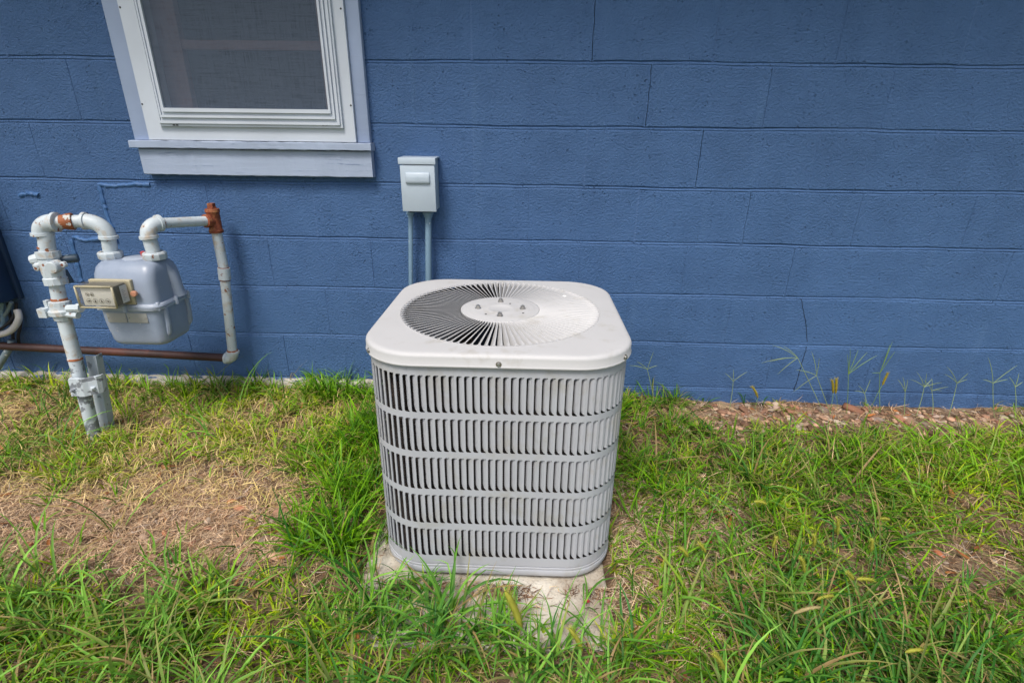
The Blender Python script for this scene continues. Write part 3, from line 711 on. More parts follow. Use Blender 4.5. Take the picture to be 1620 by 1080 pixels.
# union with lugs (lower fitting)
ax = (A4-A2).normalized()
u_ = MB(); u_.lathe(A3-ax*.042, ax, [(0, r1), (.002, r1*1.25), (.016, r1*1.32), (.020, r1*1.75), (.034, r1*1.8), (.040, r1*1.55), (.048, r1*1.45), (.054, r1*1.5), (.066, r1*1.45), (.068, r1)], 14)
un = u_.obj('pipe_union', M['pipe'], gm, 25)
for px, py, px2, py2, rad in ((90, 493, 66, 494, .012), (108, 488, 129, 487, .013), (104, 497, 124, 499, .010)):
    l_ = MB(); a, b_ = at(px, py, -.38), at(px2, py2, -.385); l_.tube([a, a+(b_-a)*.6, a+(b_-a)*.8, b_], [rad, rad, rad*1.25, rad*1.1], 8); l_.obj('union_lug', M['pipe'], un)
l_ = MB(); a = at(71, 493, -.39); l_.box(a.x-.016, a.x+.012, a.y-.012, a.y+.010, a.z-.018, a.z+.012); l_.obj('union_lug', M['pipe'], un)
l_ = MB(); a = at(76, 481, -.378); l_.box(a.x-.007, a.x+.004, a.y-.008, a.y+.008, a.z-.020, a.z+.014); l_.obj('union_lug', M['pipe'], un)
pipe('nipple', A3+ax*.02, A4-ax*.02, r1*.98, M['pipe'], gm)
for q in (A3+ax*.030,):
    rr_ = MB(); rr_.lathe(q, ax, [(-.003, r1*.9), (-.003, r1*1.06), (.004, r1*1.06), (.004, r1*.9)], 18); rr_.obj('rust_ring', M['rustpaint'], gm)
# valve body
V0 = at(90, 450, -.361); V1 = at(75, 397, -.352); vx = (V1-V0).normalized(); L = (V1-V0).length
v_ = MB(); v_.lathe(V0, vx, [(0, r1), (.001, r1*1.55), (.022, r1*1.58), (.026, r1*1.4), (.045, r1*1.5), (.075, r1*1.46), (L-.024, r1*1.42), (L-.022, r1*1.6), (L-.001, r1*1.6), (L, r1)], 12)
vb = v_.obj('gas_valve', M['pipe'], gm, 25)
a = at(84, 422, -.385); l_ = MB(); l_.lathe(a+Vector((0, .02, 0)), (.08, -1, -.05), [(0, .020), (.030, .0195), (.033, .017), (.0335, 0)], 20); l_.obj('valve_cap', M['pipe'], vb)
l_ = MB(); a, b_ = at(70, 408, -.360), at(50, 412, -.372); l_.tube([a, a+(b_-a)*.5, b_], [.017, .019, .016], 10); l_.obj('valve_lug', M['pipe'], vb)
l_ = MB(); a, b_ = at(66, 416, -.366), at(56, 424, -.385); l_.tube([a, b_], [.015, .011], 10); l_.obj('valve_lug', M['pipe'], vb)
for px, py, yy in ((56.5, 424.5, -.388), (98, 419, -.378)):
    l_ = MB(); a = at(px, py, yy); l_.lathe(a+Vector((0, .012, 0)), (0, -1, 0), [(0, .010), (.010, .010), (.012, .008), (.012, 0)], 8); l_.obj('valve_bolt', M['pipe'], vb)
    l_ = MB(); l_.lathe(a+Vector((0, .001, 0)), (0, -1, 0), [(0, .0045), (.002, .0045), (.002, 0)], 8); l_.obj('bolt_rust', M['rust'], vb)
l_ = MB(); a, b_ = at(92, 411, -.34), at(124, 408, -.315); l_.tube([a, a+(b_-a)*.9, b_], [.013, .0145, .012], 14); l_.obj('valve_stem', M['darkpaint'], vb)
l_ = MB(); a, b_ = at(100, 428, -.33), at(112, 447, -.325); l_.tube([a, b_], [.012, .011], 12); l_.obj('valve_stem', M['darkpaint'], vb)
# top of riser to elbow
pipe('nipple', V1-vx*.01, A6-vx*.01, r1*1.08, M['pipe'], gm)
rr_ = MB(); q = at(74, 392, -.350); rr_.lathe(q, vx, [(-.002, r1*.9), (-.002, r1*1.16), (.004, r1*1.16), (.004, r1*.9)], 18); rr_.obj('rust_ring', M['rustpaint'], gm)
E1a = at(68.5, 373, -.348); zt1 = at(68, 352, -.348).z
E1c = Vector((E1a.x, -.347, zt1+.002)); E1b = Vector((E1a.x+.056, -.340, zt1))
elbow('pipe_elbow', E1a, E1c, E1b, .0275, M['pipe'], gm)
E2b = at(172.5, 378, -.302); E2c = Vector((E2b.x+.002, -.302, zt1-.002)); E2a = Vector((E2b.x-.062, -.312, zt1+.001))
pipe('cross_pipe', E1b+Vector((-.01, 0, 0)), E2a+Vector((.01, 0, 0)), .0205, M['pipe'], gm)
d = (E2a-E1b); rc = MB(); rc.lathe(E1b+d*.10, d, [(0, .0205), (.001, .0225), (.010, .0235), (.020, .0265), (.034, .0275), (.036, .0225)], 20); rc.obj('rusty_coupling', M['rustpaint'], gm)
elbow('pipe_elbow', E2a, E2c, E2b, .0245, M['pipe'], gm)
cl = at(174, 403, -.300)
MTX = (-1.616-1.459)/2
CLX, CRX = MTX-.0765, MTX+.0765
def collar(x, y, z):
    c = MB(); c.lathe((x, y, z-.006), (0, 0, 1), [(0, .024), (.001, .034), (.006, .036), (.020, .036), (.025, .033), (.026, .024)], 10); return c.obj('swivel_nut', M['pipe'], gm, 25)
BT = .585
for x, top in ((CLX, E2b.z), (CRX, None)):
    collar(x, -.300, BT+.006)
pipe('nipple', Vector((CLX, -.300, BT)), Vector((E2b.x, -.302, E2b.z+.01)), .0215, M['pipe'], gm)
E3a = at(241, 378, -.300); E3a.x = CRX-.004
E3c = Vector((E3a.x-.002, -.300, E3a.z+.045)); T0 = at(339, 349, -.075); dd = (Vector((T0.x, T0.y, E3c.z))-E3c).normalized(); E3b = E3c+dd*.05
pipe('nipple', Vector((CRX, -.300, BT)), E3a+Vector((0, 0, .01)), .0215, M['pipe'], gm)
elbow('pipe_elbow', E3a, E3c, E3b, .0245, M['pipe'], gm)
TE = Vector((T0.x, T0.y, T0.z))
pipe('outlet_pipe', E3b-dd*.01, TE-(TE-E3b).normalized()*.02, .0175, M['pipe'], gm)
# rusty tee and plug
ud = (TE-at(354, 425, -.075)).normalized()
t_ = MB(); t_.lathe(TE-ud*.045, ud, [(0, .018), (.001, .0245), (.010, .0255), (.014, .0225), (.074, .0225), (.078, .0255), (.088, .0245), (.089, .016)], 18)
sd = (E3b-TE).normalized(); t_.lathe(TE, sd, [(.0, .021), (.020, .021), (.024, .0245), (.036, .0245), (.037, .0175)], 18); te = t_.obj('rusty_tee', M['rust'], gm, 40)
pl = MB(); q = TE+ud*.043; pl.lathe(q, ud, [(0, .017), (.006, .017), (.007, .012)], 6); pl.box(q.x-.010, q.x+.010, q.y-.010, q.y+.010, q.z+.004, q.z+.020); pl.obj('pipe_plug', M['rust'], te)
C1 = at(354, 424, -.075); B1 = at(368, 556, -.075)
pipe('outlet_riser', TE-ud*.04, C1, .0182, M['pipe'], gm); pipe('outlet_riser', C1, B1, .0182, M['pipe'], gm)
cd = (B1-C1).normalized()
c_ = MB(); c_.lathe(C1-cd*.002, cd, [(0, .018), (.0005, .0222), (.046, .0222), (.0465, .018)], 18); c_.obj('pipe_coupling', M['pipe'], gm)
for s in (-.003, .0475):
    rr_ = MB(); rr_.lathe(C1+cd*s, cd, [(-.0015, .018), (-.0015, .0196), (.0015, .0196), (.0015, .018)], 18); rr_.obj('rust_ring', M['rust'], gm)
rr_ = MB(); rr_.lathe(B1-cd*.006, cd, [(-.003, .018), (-.003, .0205), (.003, .0205), (.003, .018)], 18); rr_.obj('rust_ring', M['rustpaint'], gm)
E4c = B1+Vector((0, 0, -.032)); E4b = E4c+Vector((-.036, .004, .0015))
elbow('pipe_elbow', B1-cd*.003, E4c, E4b, .0215, M['pipe'], gm)
BL = at(0, 547, -.062); BL = E4b+(BL-E4b)*1.6
br = pipe('brown_pipe', E4b+Vector((.01, 0, 0)), BL, .0165, M['brown'], gm); br['label'] = 'dark brown iron pipe low along the wall'
# support stake and clamp
S0 = at(163, 668, -.345); S1 = at(143, 563, -.335); sdn = (S0-S1).normalized()
st = MB()
for sx in (0,):
    a, b_ = S1, S0+sdn*.12; rt = Vector((.019, 0, 0)); fwv = Vector((0, .03, 0))
    vs = []
    for q in (a, b_): vs += [q-rt, q+rt, q+rt+fwv, q+rt+fwv-Vector((.004, 0, 0)), q+rt-Vector((.004, -.004, 0)), q-rt+Vector((0, .004, 0))]
    st.add(vs, [(0, 1, 2, 3, 4, 5), (11, 10, 9, 8, 7, 6)]+[(i, (i+1) % 6, 6+(i+1) % 6, 6+i) for i in range(6)], False)
st.obj('support_stake', M['stake'], gm)
k0, k1 = at(106, 610, -.424), at(160, 606, -.412)
kb = MB(); kz = .055/2; kc = at(133, 611, -.42)
bm_vs = []
prof = [(-.056, .014), (-.050, 0.0), (-.022, -.002), (-.010, -.010), (.010, -.012), (.024, -.004), (.050, 0.004), (.058, .016)]
for zq, jx in ((kc.z-.033, -.004), (kc.z+.033, .004)):
    for x, y in prof: bm_vs.append((kc.x+x+jx, kc.y+y-.004, zq+x*.12))
    for x, y in prof[::-1]: bm_vs.append((kc.x+x+jx, kc.y+y+.010, zq+x*.12))
n = 16
kb.add(bm_vs, [tuple(range(n)), tuple(range(2*n-1, n-1, -1))]+[(i, (i+1) % n, n+(i+1) % n, n+i) for i in range(n)], False)
clp = kb.obj('pipe_clamp', M['peel'], gm)
for dx in (-.038, .036):
    l_ = MB(); l_.lathe((kc.x+dx, kc.y-.002, kc.z-.008+dx*.12), (0, -1, 0), [(0, .008), (.007, .008), (.009, .006), (.014, .005), (.014, 0)], 6); l_.obj('clamp_bolt', M['peel'], clp)

# meter body: lofted rounded sections
SEAM = .441; MY = -.300
def loft(name, secs, mat, parent, n=6, capb=True, capt=True, sharp=40):
    """secs: (z, half x, half y, corner radius, shift x)"""
    mb = MB(); k = None
    for z, ax_, ay, r_, sx in secs:
        o_ = rounded(ax_, ay, r_, n, MTX+sx, MY); k = len(o_); mb.v += [(x, y, z) for x, y in o_]
    for a in range(len(secs)-1):
        for i in range(k): mb.f.append((a*k+i, a*k+(i+1) % k, (a+1)*k+(i+1) % k, (a+1)*k+i)); mb.sm.append(True)
    if capb: mb.f.append(tuple(range(k))[::-1]); mb.sm.append(True)
    if capt: e = (len(secs)-1)*k; mb.f.append(tuple(e+i for i in range(k))); mb.sm.append(True)
    return mb.obj(name, mat, parent, sharp)
up = loft('meter_body', [(SEAM, .106, .087, .030, 0), (.47, .105, .086, .029, 0), (.52, .1035, .083, .029, 0), (.548, .1025, .077, .030, 0), (.567, .100, .067, .030, 0), (.577, .096, .058, .032, 0), (.584, .089, .048, .028, 0), (BT+.001, .078, .040, .024, 0)], M['meter'], gm)
loft('meter_bowl', [(.299, .074, .062, .024, .003), (.301, .086, .070, .028, .002), (.307, .094, .076, .030, .001), (.319, .0985, .0795, .031, 0), (.345, .1005, .081, .030, 0), (.40, .1035, .083, .029, 0), (SEAM-.006, .1045, .085, .029, 0)], M['meter'], gm)
loft('meter_seam', [(SEAM-.011, .107, .088, .036, 0), (SEAM-.010, .112, .093, .036, 0), (SEAM-.001, .1135, .0945, .036, 0), (SEAM, .1115, .0925, .036, 0), (SEAM+.001, .1135, .0945, .036, 0), (SEAM+.009, .112, .093, .036, 0), (SEAM+.012, .107, .088, .036, 0)], M['seam'], gm, sharp=60)
for sx in (1, -1):       # vertical ribs on the sides, raised lobes at the seam
    for yy in (-.235, -.352):
        rbm = MB(); x = MTX+sx*.1045; rbm.tube([(x-sx*.02, yy, .325), (x-sx*.006, yy, .345), (x-sx*.001, yy, .38), (x, yy, SEAM-.008)], [.010, .0105, .010, .010], 10); rbm.obj('body_rib', M['meter'], gm)
    rbm = MB(); x = MTX+sx*.1025; rbm.tube([(x, -.268, SEAM+.01), (x-sx*.002, -.270, .48), (x-sx*.004, -.275, .53), (x-sx*.02, -.285, .572)], [.028, .024, .021, .014], 14); rbm.obj('body_rib', M['meter'], gm)
    rbm = MB(); rbm.add([(MTX+sx*.1125, -.30, SEAM+.009), (MTX+sx*.1125, -.23, SEAM+.009), (MTX+sx*.106, -.255, SEAM+.034), (MTX+sx*.106, -.275, SEAM+.034), (MTX+sx*.10, -.30, SEAM+.009), (MTX+sx*.10, -.23, SEAM+.009)], [(0, 1, 2, 3), (0, 3, 4), (1, 5, 2), (0, 4, 5, 1), (2, 5, 4, 3)], False); rbm.obj('seam_lug', M['seam'], gm)
for dx, yy in ((.100, -.375), (.113, -.30), (.112, -.232), (0, -.395), (-.1, -.38)):
    l_ = MB(); l_.lathe((MTX+dx, yy, SEAM-.012), (0, 0, 1), [(0, .007), (.024, .007), (.028, .004), (.028, 0)], 8); l_.obj('seam_screw', M['seam'], gm)
l_ = MB(); l_.lathe((MTX+.012, MY+.004, BT-.001), (0, 0, 1), [(0, .040), (.005, .040), (.007, .037), (.0075, 0)], 24)
for i, v in enumerate(l_.v): l_.v[i] = (MTX+.012+(v[0]-MTX-.012)*1.15, v[1], v[2])
l_.obj('top_cap', M['seam'], gm)
l_ = MB(); l_.lathe((MTX+.022, MY+.020, BT+.004), (0, 0, 1), [(0, .007), (.012, .008), (.016, .0085), (.018, .005), (.018, 0)], 10); l_.obj('red_plug', M['red'], gm)
# index cover with dials
FRY = MY-.088
IX0, IX1, IZ0, IZ1, IY = -1.632, -1.505, .459, .536, FRY-.072
ib = MB(); fr_ = [(IX0-.006, IZ0-.004), (IX1+.006, IZ0-.004), (IX1+.006, IZ1+.006), (IX0-.006, IZ1+.006)]
idx = bbox('index_base', M['cream'], gm, IX0-.004, IX1+.008, FRY-.006, FRY+.010, IZ0-.006, IZ1+.001, b=.003)
cov = bbox('index_cover', M['plastic'], gm, IX0, IX1, IY, FRY-.0055, IZ0, IZ1, b=.006, seg=3)
e_ = MB()
def wire(pts, r): e_.tube(pts, r, 8)
y_ = IY-.0005
for a, b_ in (((IX0+.004, IZ0+.004), (IX1-.004, IZ0+.004)), ((IX1-.004, IZ0+.004), (IX1-.004, IZ1-.004)), ((IX1-.004, IZ1-.004), (IX0+.004, IZ1-.004)), ((IX0+.004, IZ1-.004), (IX0+.004, IZ0+.004))):
    wire([(a[0], y_+.002, a[1]), (b_[0], y_+.002, b_[1])], .0032)
e_.obj('cover_edge', M['cream'], cov)
bbox('index_mechanism', M['mech'], cov, IX0+.010, IX1-.008, IY+.0125, FRY-.007, IZ0+.006, IZ1-.006, b=.002)
dp = bbox('dial_plate', M['white'], gm, IX0+.014, IX1-.012, IY+.008, IY+.011, IZ0+.008, IZ1-.012, b=.001)
zr = (IZ0+.024, IZ0+.040)
def dial(x, z, r, ang):
    d_ = MB(); yq = IY+.0068; n = 20; vs = []
    for i in range(n):
        a = 2*PI*i/n; vs += [(x+r*math.cos(a), yq, z+r*math.sin(a)), (x+(r-.0008)*math.cos(a), yq, z+(r-.0008)*math.sin(a))]
    d_.add(vs, [(2*i, 2*((i+1) % n), 2*((i+1) % n)+1, 2*i+1) for i in range(n)], False)
    c, s = math.cos(ang), math.sin(ang)
    d_.add([(x-.0030*s+c*-.004, yq-.0004, z+.0030*c-s*.004), (x+.0030*s-c*.004, yq-.0004, z-.0030*c-s*.004), (x+c*r*.85, yq-.0004, z+s*r*.85)], [(0, 1, 2)], False); d_.obj('dial', M['black'], dp)
for i in range(4): dial(IX0+.033+i*.0205, zr[0], .0082, (3.3, 1.5, 1.9, 2.9)[i])
for i in range(2): dial(IX0+.033+i*.0155, zr[1]+.006, .0065, (2.8, .4)[i])
lb = MB(); xk = IX1+.0006; lb.add([(xk, IY+.026, IZ0+.012), (xk, IY+.056, IZ0+.012), (xk, IY+.056, IZ1-.008), (xk, IY+.026, IZ1-.008)], [(0, 1, 2, 3)], False); lb.obj('barcode_label', M['white'], cov)
for q in range(7):
    lb = MB(); z = IZ0+.020+q*.0055; lb.add([(xk+.0004, IY+.031, z), (xk+.0004, IY+.040+.006*(q % 2), z), (xk+.0004, IY+.040+.006*(q % 2), z+.0018), (xk+.0004, IY+.031, z+.0018)], [(0, 1, 2, 3)], False); lb.obj('label_line', M['plate'], cov)
l_ = MB(); l_.lathe((IX1+.014, FRY-.004, IZ0+.034), (.2, -1, 0), [(0, .009), (.010, .010), (.013, .008), (.0135, 0)], 12); l_.obj('wire_seal', M['seal'], gm)
for x0, x1 in ((-.078, -.012), (-.008, .060)):
    pp = bbox('nameplate', M['plate'], gm, MTX+x0, MTX+x1, MY-.0855, MY-.0835, .386, .420, b=.0006)
    for sx in (MTX+x0+.005, MTX+x1-.005):
        l_ = MB(); l_.lathe((sx, MY-.0854, .403), (0, -1, 0), [(0, .0025), (.001, .0022), (.0014, 0)], 8); l_.obj('rivet', M['screw'], pp)

# ================================================================= CABINET AT THE LEFT EDGE
cb_ = thing('utility_cabinet', 'dark navy metal cabinet fixed to the wall at the far left with cables below', 'cabinet')
cx1 = at(39, 472, -.002).x; cz = .343
bbox('cabinet_body', M['navy'], cb_, cx1-.40, cx1-.012, -.20, -.003, cz, .86, b=.003)
bbox('cabinet_flange', M['navy'], cb_, cx1-.42, cx1, -.016, .0005, cz-.004, .87, b=.001)
for pts, r, m_ in (([(27, 490, -.05), (30, 503, -.06), (22, 518, -.07), (8, 527, -.08), (-20, 532, -.08)], .0125, 'cablew'),
                   ([(19, 538, -.05), (14, 552, -.06), (0, 575, -.07), (-14, 598, -.09)], .013, 'cableg'),
                   ([(26, 480, -.03), (24, 495, -.03), (14, 510, -.04), (-6, 524, -.05)], .006, 'cablek'),
                   ([(18, 478, -.05), (12, 492, -.05), (2, 505, -.05), (-12, 512, -.05)], .007, 'cableg'),
                   ([(4, 478, -.05), (3, 492, -.05), (6, 505, -.05), (2, 520, -.04), (-5, 545, -.04)], .008, 'conduit'),
                   ([(31, 492, -.02), (33, 510, -.02), (29, 530, -.02), (30, 545, -.02)], .006, 'cablek'),
                   ([(12, 480, -.04), (16, 500, -.03), (20, 525, -.03), (20, 545, -.03)], .006, 'cablek')):
    P = [at(*p) for p in pts]; Q = []
    for i in range(len(P)-1):
        a0, a1, a2, a3 = P[max(i-1, 0)], P[i], P[i+1], P[min(i+2, len(P)-1)]
        for t in np.linspace(0, 1, 6)[:-1]:
            t = float(t); Q.append(.5*((2*a1)+(a2-a0)*t+(2*a0-5*a1+4*a2-a3)*t*t+(3*a1-a0-3*a2+a3)*t**3))
    Q.append(P[-1]); mb = MB(); mb.tube(Q, r, 12); mb.obj('cable', M[m_], cb_)

# ================================================================= GROUND COVER
def dens(px, py):
    blobs = [(190, 835, 250, 62, -1.5), (350, 795, 120, 50, -1.2), (40, 820, 150, 38, -.5), (260, 900, 210, 38, -.55), (480, 850, 60, 60, -.3), (250, 655, 150, 24, -.45), (40, 660, 90, 35, -.35),
             (1025, 840, 48, 75, -.75), (1540, 905, 130, 48, -.85), (1240, 655, 180, 16, -1.5), (1500, 668, 180, 20, -1.1), (1120, 655, 60, 16, -.6), (640, 930, 100, 45, -.5), (920, 1045, 60, 45, -.9), (915, 960, 80, 50, -.9), (1120, 850, 60, 50, -.25), (1400, 1000, 90, 40, -.3),
             (520, 720, 90, 75, .55), (1320, 760, 300, 60, .45), (1250, 950, 260, 80, .25), (250, 1020, 380, 50, .5), (560, 1010, 200, 60, .25), (90, 745, 120, 30, .45), (250, 715, 200, 30, .3), (480, 615, 70, 22, .6), (340, 605, 80, 15, .35), (1010, 640, 50, 30, .55), (190, 605, 110, 16, .4), (1500, 780, 150, 60, .3),
             (1000, 1050, 400, 30, .3)]
    d = np.full(px.shape, .62)
    for cx, cy, rx, ry, a in blobs: d += a*np.exp(-((px-cx)/rx)**2-((py-cy)/ry)**2)
    return np.clip(d, 0.02, 1.4)
def pnoise(x, y, s, seed):
    r = np.random.default_rng(seed); o = np.zeros_like(x)
    for i in range(6):
        a = r.uniform(0, 2*PI); f = s*r.uniform(.6, 1.7); o += np.sin((x*np.cos(a)+y*np.sin(a))*f+r.uniform(0, 6.3))
    return o/6**.5
GX0, GX1, GY0, GY1 = -3.3, 2.9, -2.3, -.012
BX = [GX0, GX1, GY0, GY1]
def sample(n, fn):
    x = rng.uniform(BX[0], BX[1], n); y = rng.uniform(BX[2], BX[3], n)
    P = np.stack([x, y, gz(x, y)], 1); px, py = proj(P); keep = rng.uniform(0, 1, n) < fn(px, py, x, y)
    return x[keep], y[keep], px[keep], py[keep]
def in_pad(x, y, m=0.0): return (x > SLX0+m) & (x < SLX1-m) & (y > SLY0+m) & (y < SLY1-m)
def in_unit(x, y): return (np.abs(x-ACX) < .30) & (np.abs(y-ACY) < .305)

def ribbons(name, x, y, z0, L, W, az, e0, curl, side, c0, c1, S=6, fold=.35, mat=None, floor=.003, upfn=None, zfree=False):
    """N bent blades as one mesh; e0 start elevation, curl total drop of elevation, side sideways bend"""
    N = len(x); t = np.linspace(0, 1, S+1)
    P = np.zeros((N, S+1, 3)); P[:, 0] = np.stack([x, y, z0], 1); A = np.zeros((N, S+1)); 
    for i in range(S+1):
        tt = (i+.5)/S; el = e0-curl*tt**1.3; a = az+side*tt; A[:, i] = az+side*i/S
        if i < S:
            d = np.stack([np.cos(el)*np.cos(a), np.cos(el)*np.sin(a), np.sin(el)], 1); P[:, i+1] = P[:, i]+d*(L/S)[:, None]
    for i in range(1, S+1):
        # keep blades above the ground, out of the wall and out of the unit
        P[:, i, 1] = np.minimum(P[:, i, 1], -.006)
        g = gz(P[:, i, 0], P[:, i, 1]); g = np.where(in_pad(P[:, i, 0], P[:, i, 1]), np.maximum(g, SLZ), g)
        P[:, i, 2] = np.maximum(P[:, i, 2], g+floor*(.5+i*.3))
        dx = P[:, i, 0]-ACX; dy = P[:, i, 1]-ACY; ins = (np.abs(dx) < .315) & (np.abs(dy) < .32)
        px_ = np.sign(dx)*.316; py_ = np.sign(dy)*.322; ux = (.315-np.abs(dx)) < (.32-np.abs(dy))
        P[:, i, 0] = np.where(ins & ux, ACX+px_, P[:, i, 0]); P[:, i, 1] = np.where(ins & ~ux, ACY+py_, P[:, i, 1])
    wp = np.minimum(1, .45+t*3)*(1-t**2.4)+.04
    sd = np.stack([-np.sin(A), np.cos(A), np.zeros_like(A)], 2)
    tw = rng.normal(0, .35, N)[:, None]*np.ones((1, S+1)); up_ = np.array([0, 0, 1.])
    sdv = sd*np.cos(tw)[..., None]+up_*np.sin(tw)[..., None]
    half = (W[:, None]*wp[None, :]/2)[..., None]
    if fold:
        V_ = np.stack([P-sdv*half, P-up_*(half*fold), P+sdv*half], 2); w_ = 3
    else: V_ = np.stack([P-sdv*half, P+sdv*half], 2); w_ = 2
    nv = (S+1)*w_; V_ = V_.reshape(N*nv, 3)
    f = []
    for i in range(S):
        for q in range(w_-1): f.append([i*w_+q, i*w_+q+1, (i+1)*w_+q+1, (i+1)*w_+q])
    f = np.array(f); F_ = (f[None]+(np.arange(N)*nv)[:, None, None]).reshape(-1, 4)
    C_ = c0[:, None, :]*(1-t[None, :, None]**1.5)+c1[:, None, :]*(t[None, :, None]**1.5)
    C_ = np.repeat(C_, w_, axis=1).reshape(-1, 3)
    return V_, F_, C_
def build(name, parts, mat, label=None, cat=None):
    Vs, Fs, Cs, b0 = [], [], [], 0
    for V_, F_, C_ in parts: Vs.append(V_); Fs.append(F_+b0); Cs.append(C_); b0 += len(V_)
    V_ = np.concatenate(Vs).astype(np.float32); F_ = np.concatenate(Fs).astype(np.int32); C_ = np.concatenate(Cs)
    me = bpy.data.meshes.new(name); k = F_.shape[1]
    me.vertices.add(len(V_)); me.vertices.foreach_set('co', V_.ravel())
    me.loops.add(F_.size); me.loops.foreach_set('vertex_index', F_.ravel())
    me.polygons.add(len(F_)); me.polygons.foreach_set('loop_start', np.arange(len(F_), dtype=np.int32)*k)
    me.polygons.foreach_set('loop_total', np.full(len(F_), k, np.int32)); me.polygons.foreach_set('use_smooth', np.ones(len(F_), bool))
    at_ = me.color_attributes.new('tint', 'FLOAT_COLOR', 'POINT'); at_.data.foreach_set('color', np.concatenate([C_, np.ones((len(C_), 1))], 1).astype(np.float32).ravel())
    me.update(calc_edges=True); me.validate(); o = link(name, me, mat)
    if label: tag(o, label, cat, None, 'stuff')
    return o
def lerp(a, b_, t): return np.array(a)[None]*(1-t[:, None])+np.array(b_)[None]*t[:, None]

# -- green blades grown in tufts
def tufts(n_try, fn, nb, Lr, Wr, e_lo, e_hi, curl_r, cols, spread=.02, base_tan=.25, S=6, fold=.35):
    x, y, px, py = sample(n_try, fn); T = len(x)
    cnt = rng.integers(nb[0], nb[1]+1, T); idx_ = np.repeat(np.arange(T), cnt); N = len(idx_)
    tl = rng.uniform(.65, 1.25, T)[idx_]; lean = rng.uniform(0, 2*PI, T)[idx_]
    az = rng.uniform(0, 2*PI, N); az = np.where(rng.uniform(0, 1, N) < .35, lean+rng.normal(0, .5, N), az)
    bx = x[idx_]+np.cos(az)*rng.uniform(0, spread, N); by = np.minimum(y[idx_]+np.sin(az)*rng.uniform(0, spread, N), -.012)
    L = rng.uniform(*Lr, N)*tl; W = rng.uniform(*Wr, N)*np.sqrt(tl)
    e0 = np.radians(rng.uniform(e_lo, e_hi, N)); curl = np.radians(rng.uniform(*curl_r, N))
    hue = np.clip(rng.normal(.45, .26, T)[idx_]+rng.normal(0, .2, N)+.25*pnoise(bx, by, 4, 5), 0, 1)
    c = lerp(cols[0], cols[1], hue)*rng.uniform(.75, 1.2, N)[:, None]
    dry = rng.uniform(0, 1, N) < .09; c[dry] = lerp((.36, .27, .10), (.30, .20, .09), rng.uniform(0, 1, dry.sum()))
    tip = c*1.08; ty = rng.uniform(0, 1, N) < .30; tip[ty] = lerp((.30, .27, .07), (.36, .25, .12), rng.uniform(0, 1, ty.sum()))
    bs = c*.9+np.array([.05, .05, .015])*base_tan
    ok = ~in_unit(bx, by)
    a = lambda q: q[ok]
    g0 = gz(bx, by); g0 = np.where(in_pad(bx, by), SLZ, g0)
    return ribbons('g', a(bx), a(by), a(g0)-.004, a(L), a(W), a(az), a(e0), a(curl), rng.normal(0, .5, ok.sum()), bs[ok], tip[ok], S=S, fold=fold)
pad_gate = lambda x, y: np.where(in_pad(x, y, .03), .012+.10*(y < SLY0+.10)+.42*((x < -.36) & (y < -.94)), 1.)
near = lambda py: np.clip((py-840)/120, 0, 1)
yellowish = ((.09, .28, .004), (.44, .56, .008)); mid = ((.020, .115, .004), (.22, .46, .008)); cool = ((.028, .145, .016), (.23, .48, .06))
parts = []
clump = lambda x, y, s: np.clip(.62+.62*pnoise(x, y, 15, s), .0, 1.5)
parts.append(tufts(27000, lambda px, py, x, y: .62*dens(px, py)*clump(x, y, 3)*pad_gate(x, y)*np.where(px < 640, 1, .55), (6, 12), (.035, .085), (.0026, .0052), 35, 80, (20, 95), yellowish, .018, S=4, fold=0))
parts.append(tufts(29000, lambda px, py, x, y: .62*dens(px, py)*clump(x, y, 4)*pad_gate(x, y)*np.where(px > 640, 1, .5), (6, 12), (.05, .12), (.0028, .0056), 30, 82, (30, 105), mid, .022, S=5, fold=0))
parts.append(tufts(9500, lambda px, py, x, y: np.maximum(.10*(py > 760), near(py))*dens(px, py)*clump(x, y, 6)*pad_gate(x, y), (5, 9), (.09, .20), (.004, .0078), 38, 84, (30, 110), cool, .02))
parts.append(tufts(5200, lambda px, py, x, y: (px > 960)*dens(px, py)*.7*clump(x, y, 8)*pad_gate(x, y), (3, 7), (.10, .22), (.004, .0075), 15, 60, (15, 75), mid, .02))
parts.append(tufts(700, lambda px, py, x, y: dens(px, py)*.8*(py > 600), (2, 5), (.14, .26), (.003, .0065), 50, 86, (40, 120), cool, .02))
# a row of taller tufts hugging the wall foot on the left and around the unit
def band(n, x0, x1, y0, y1, nb, Lr, Wr, cols, e=(45, 85), cu=(20, 90)):
    cx = rng.uniform(x0, x1, n); cy = rng.uniform(y0, y1, n); cnt = rng.integers(nb[0], nb[1]+1, n); i_ = np.repeat(np.arange(n), cnt); N = len(i_)
    az = rng.uniform(0, 2*PI, N); bx = cx[i_]+np.cos(az)*rng.uniform(0, .02, N); by = np.minimum(cy[i_]+np.sin(az)*rng.uniform(0, .02, N), -.03)
    hue = np.clip(rng.normal(.5, .3, N), 0, 1); c = lerp(cols[0], cols[1], hue)*rng.uniform(.75, 1.2, N)[:, None]
    g0 = gz(bx, by); g0 = np.where(in_pad(bx, by), SLZ, g0)
    return ribbons('b', bx, by, g0-.004, rng.uniform(*Lr, N), rng.uniform(*Wr, N), az, np.radians(rng.uniform(*e, N)), np.radians(rng.uniform(*cu, N)), rng.normal(0, .5, N), c*.9, c*1.05)
parts.append(band(34, -1.15, -.62, -.13, -.03, (9, 16), (.07, .17), (.004, .0075), mid))
parts.append(band(12, -1.9, -1.2, -.30, -.05, (5, 9), (.10, .19), (.003, .006), yellowish))
parts.append(band(26, -.64, -.40, -1.17, -.99, (5, 10), (.05, .14), (.003, .006), cool, (20, 80), (20, 110)))
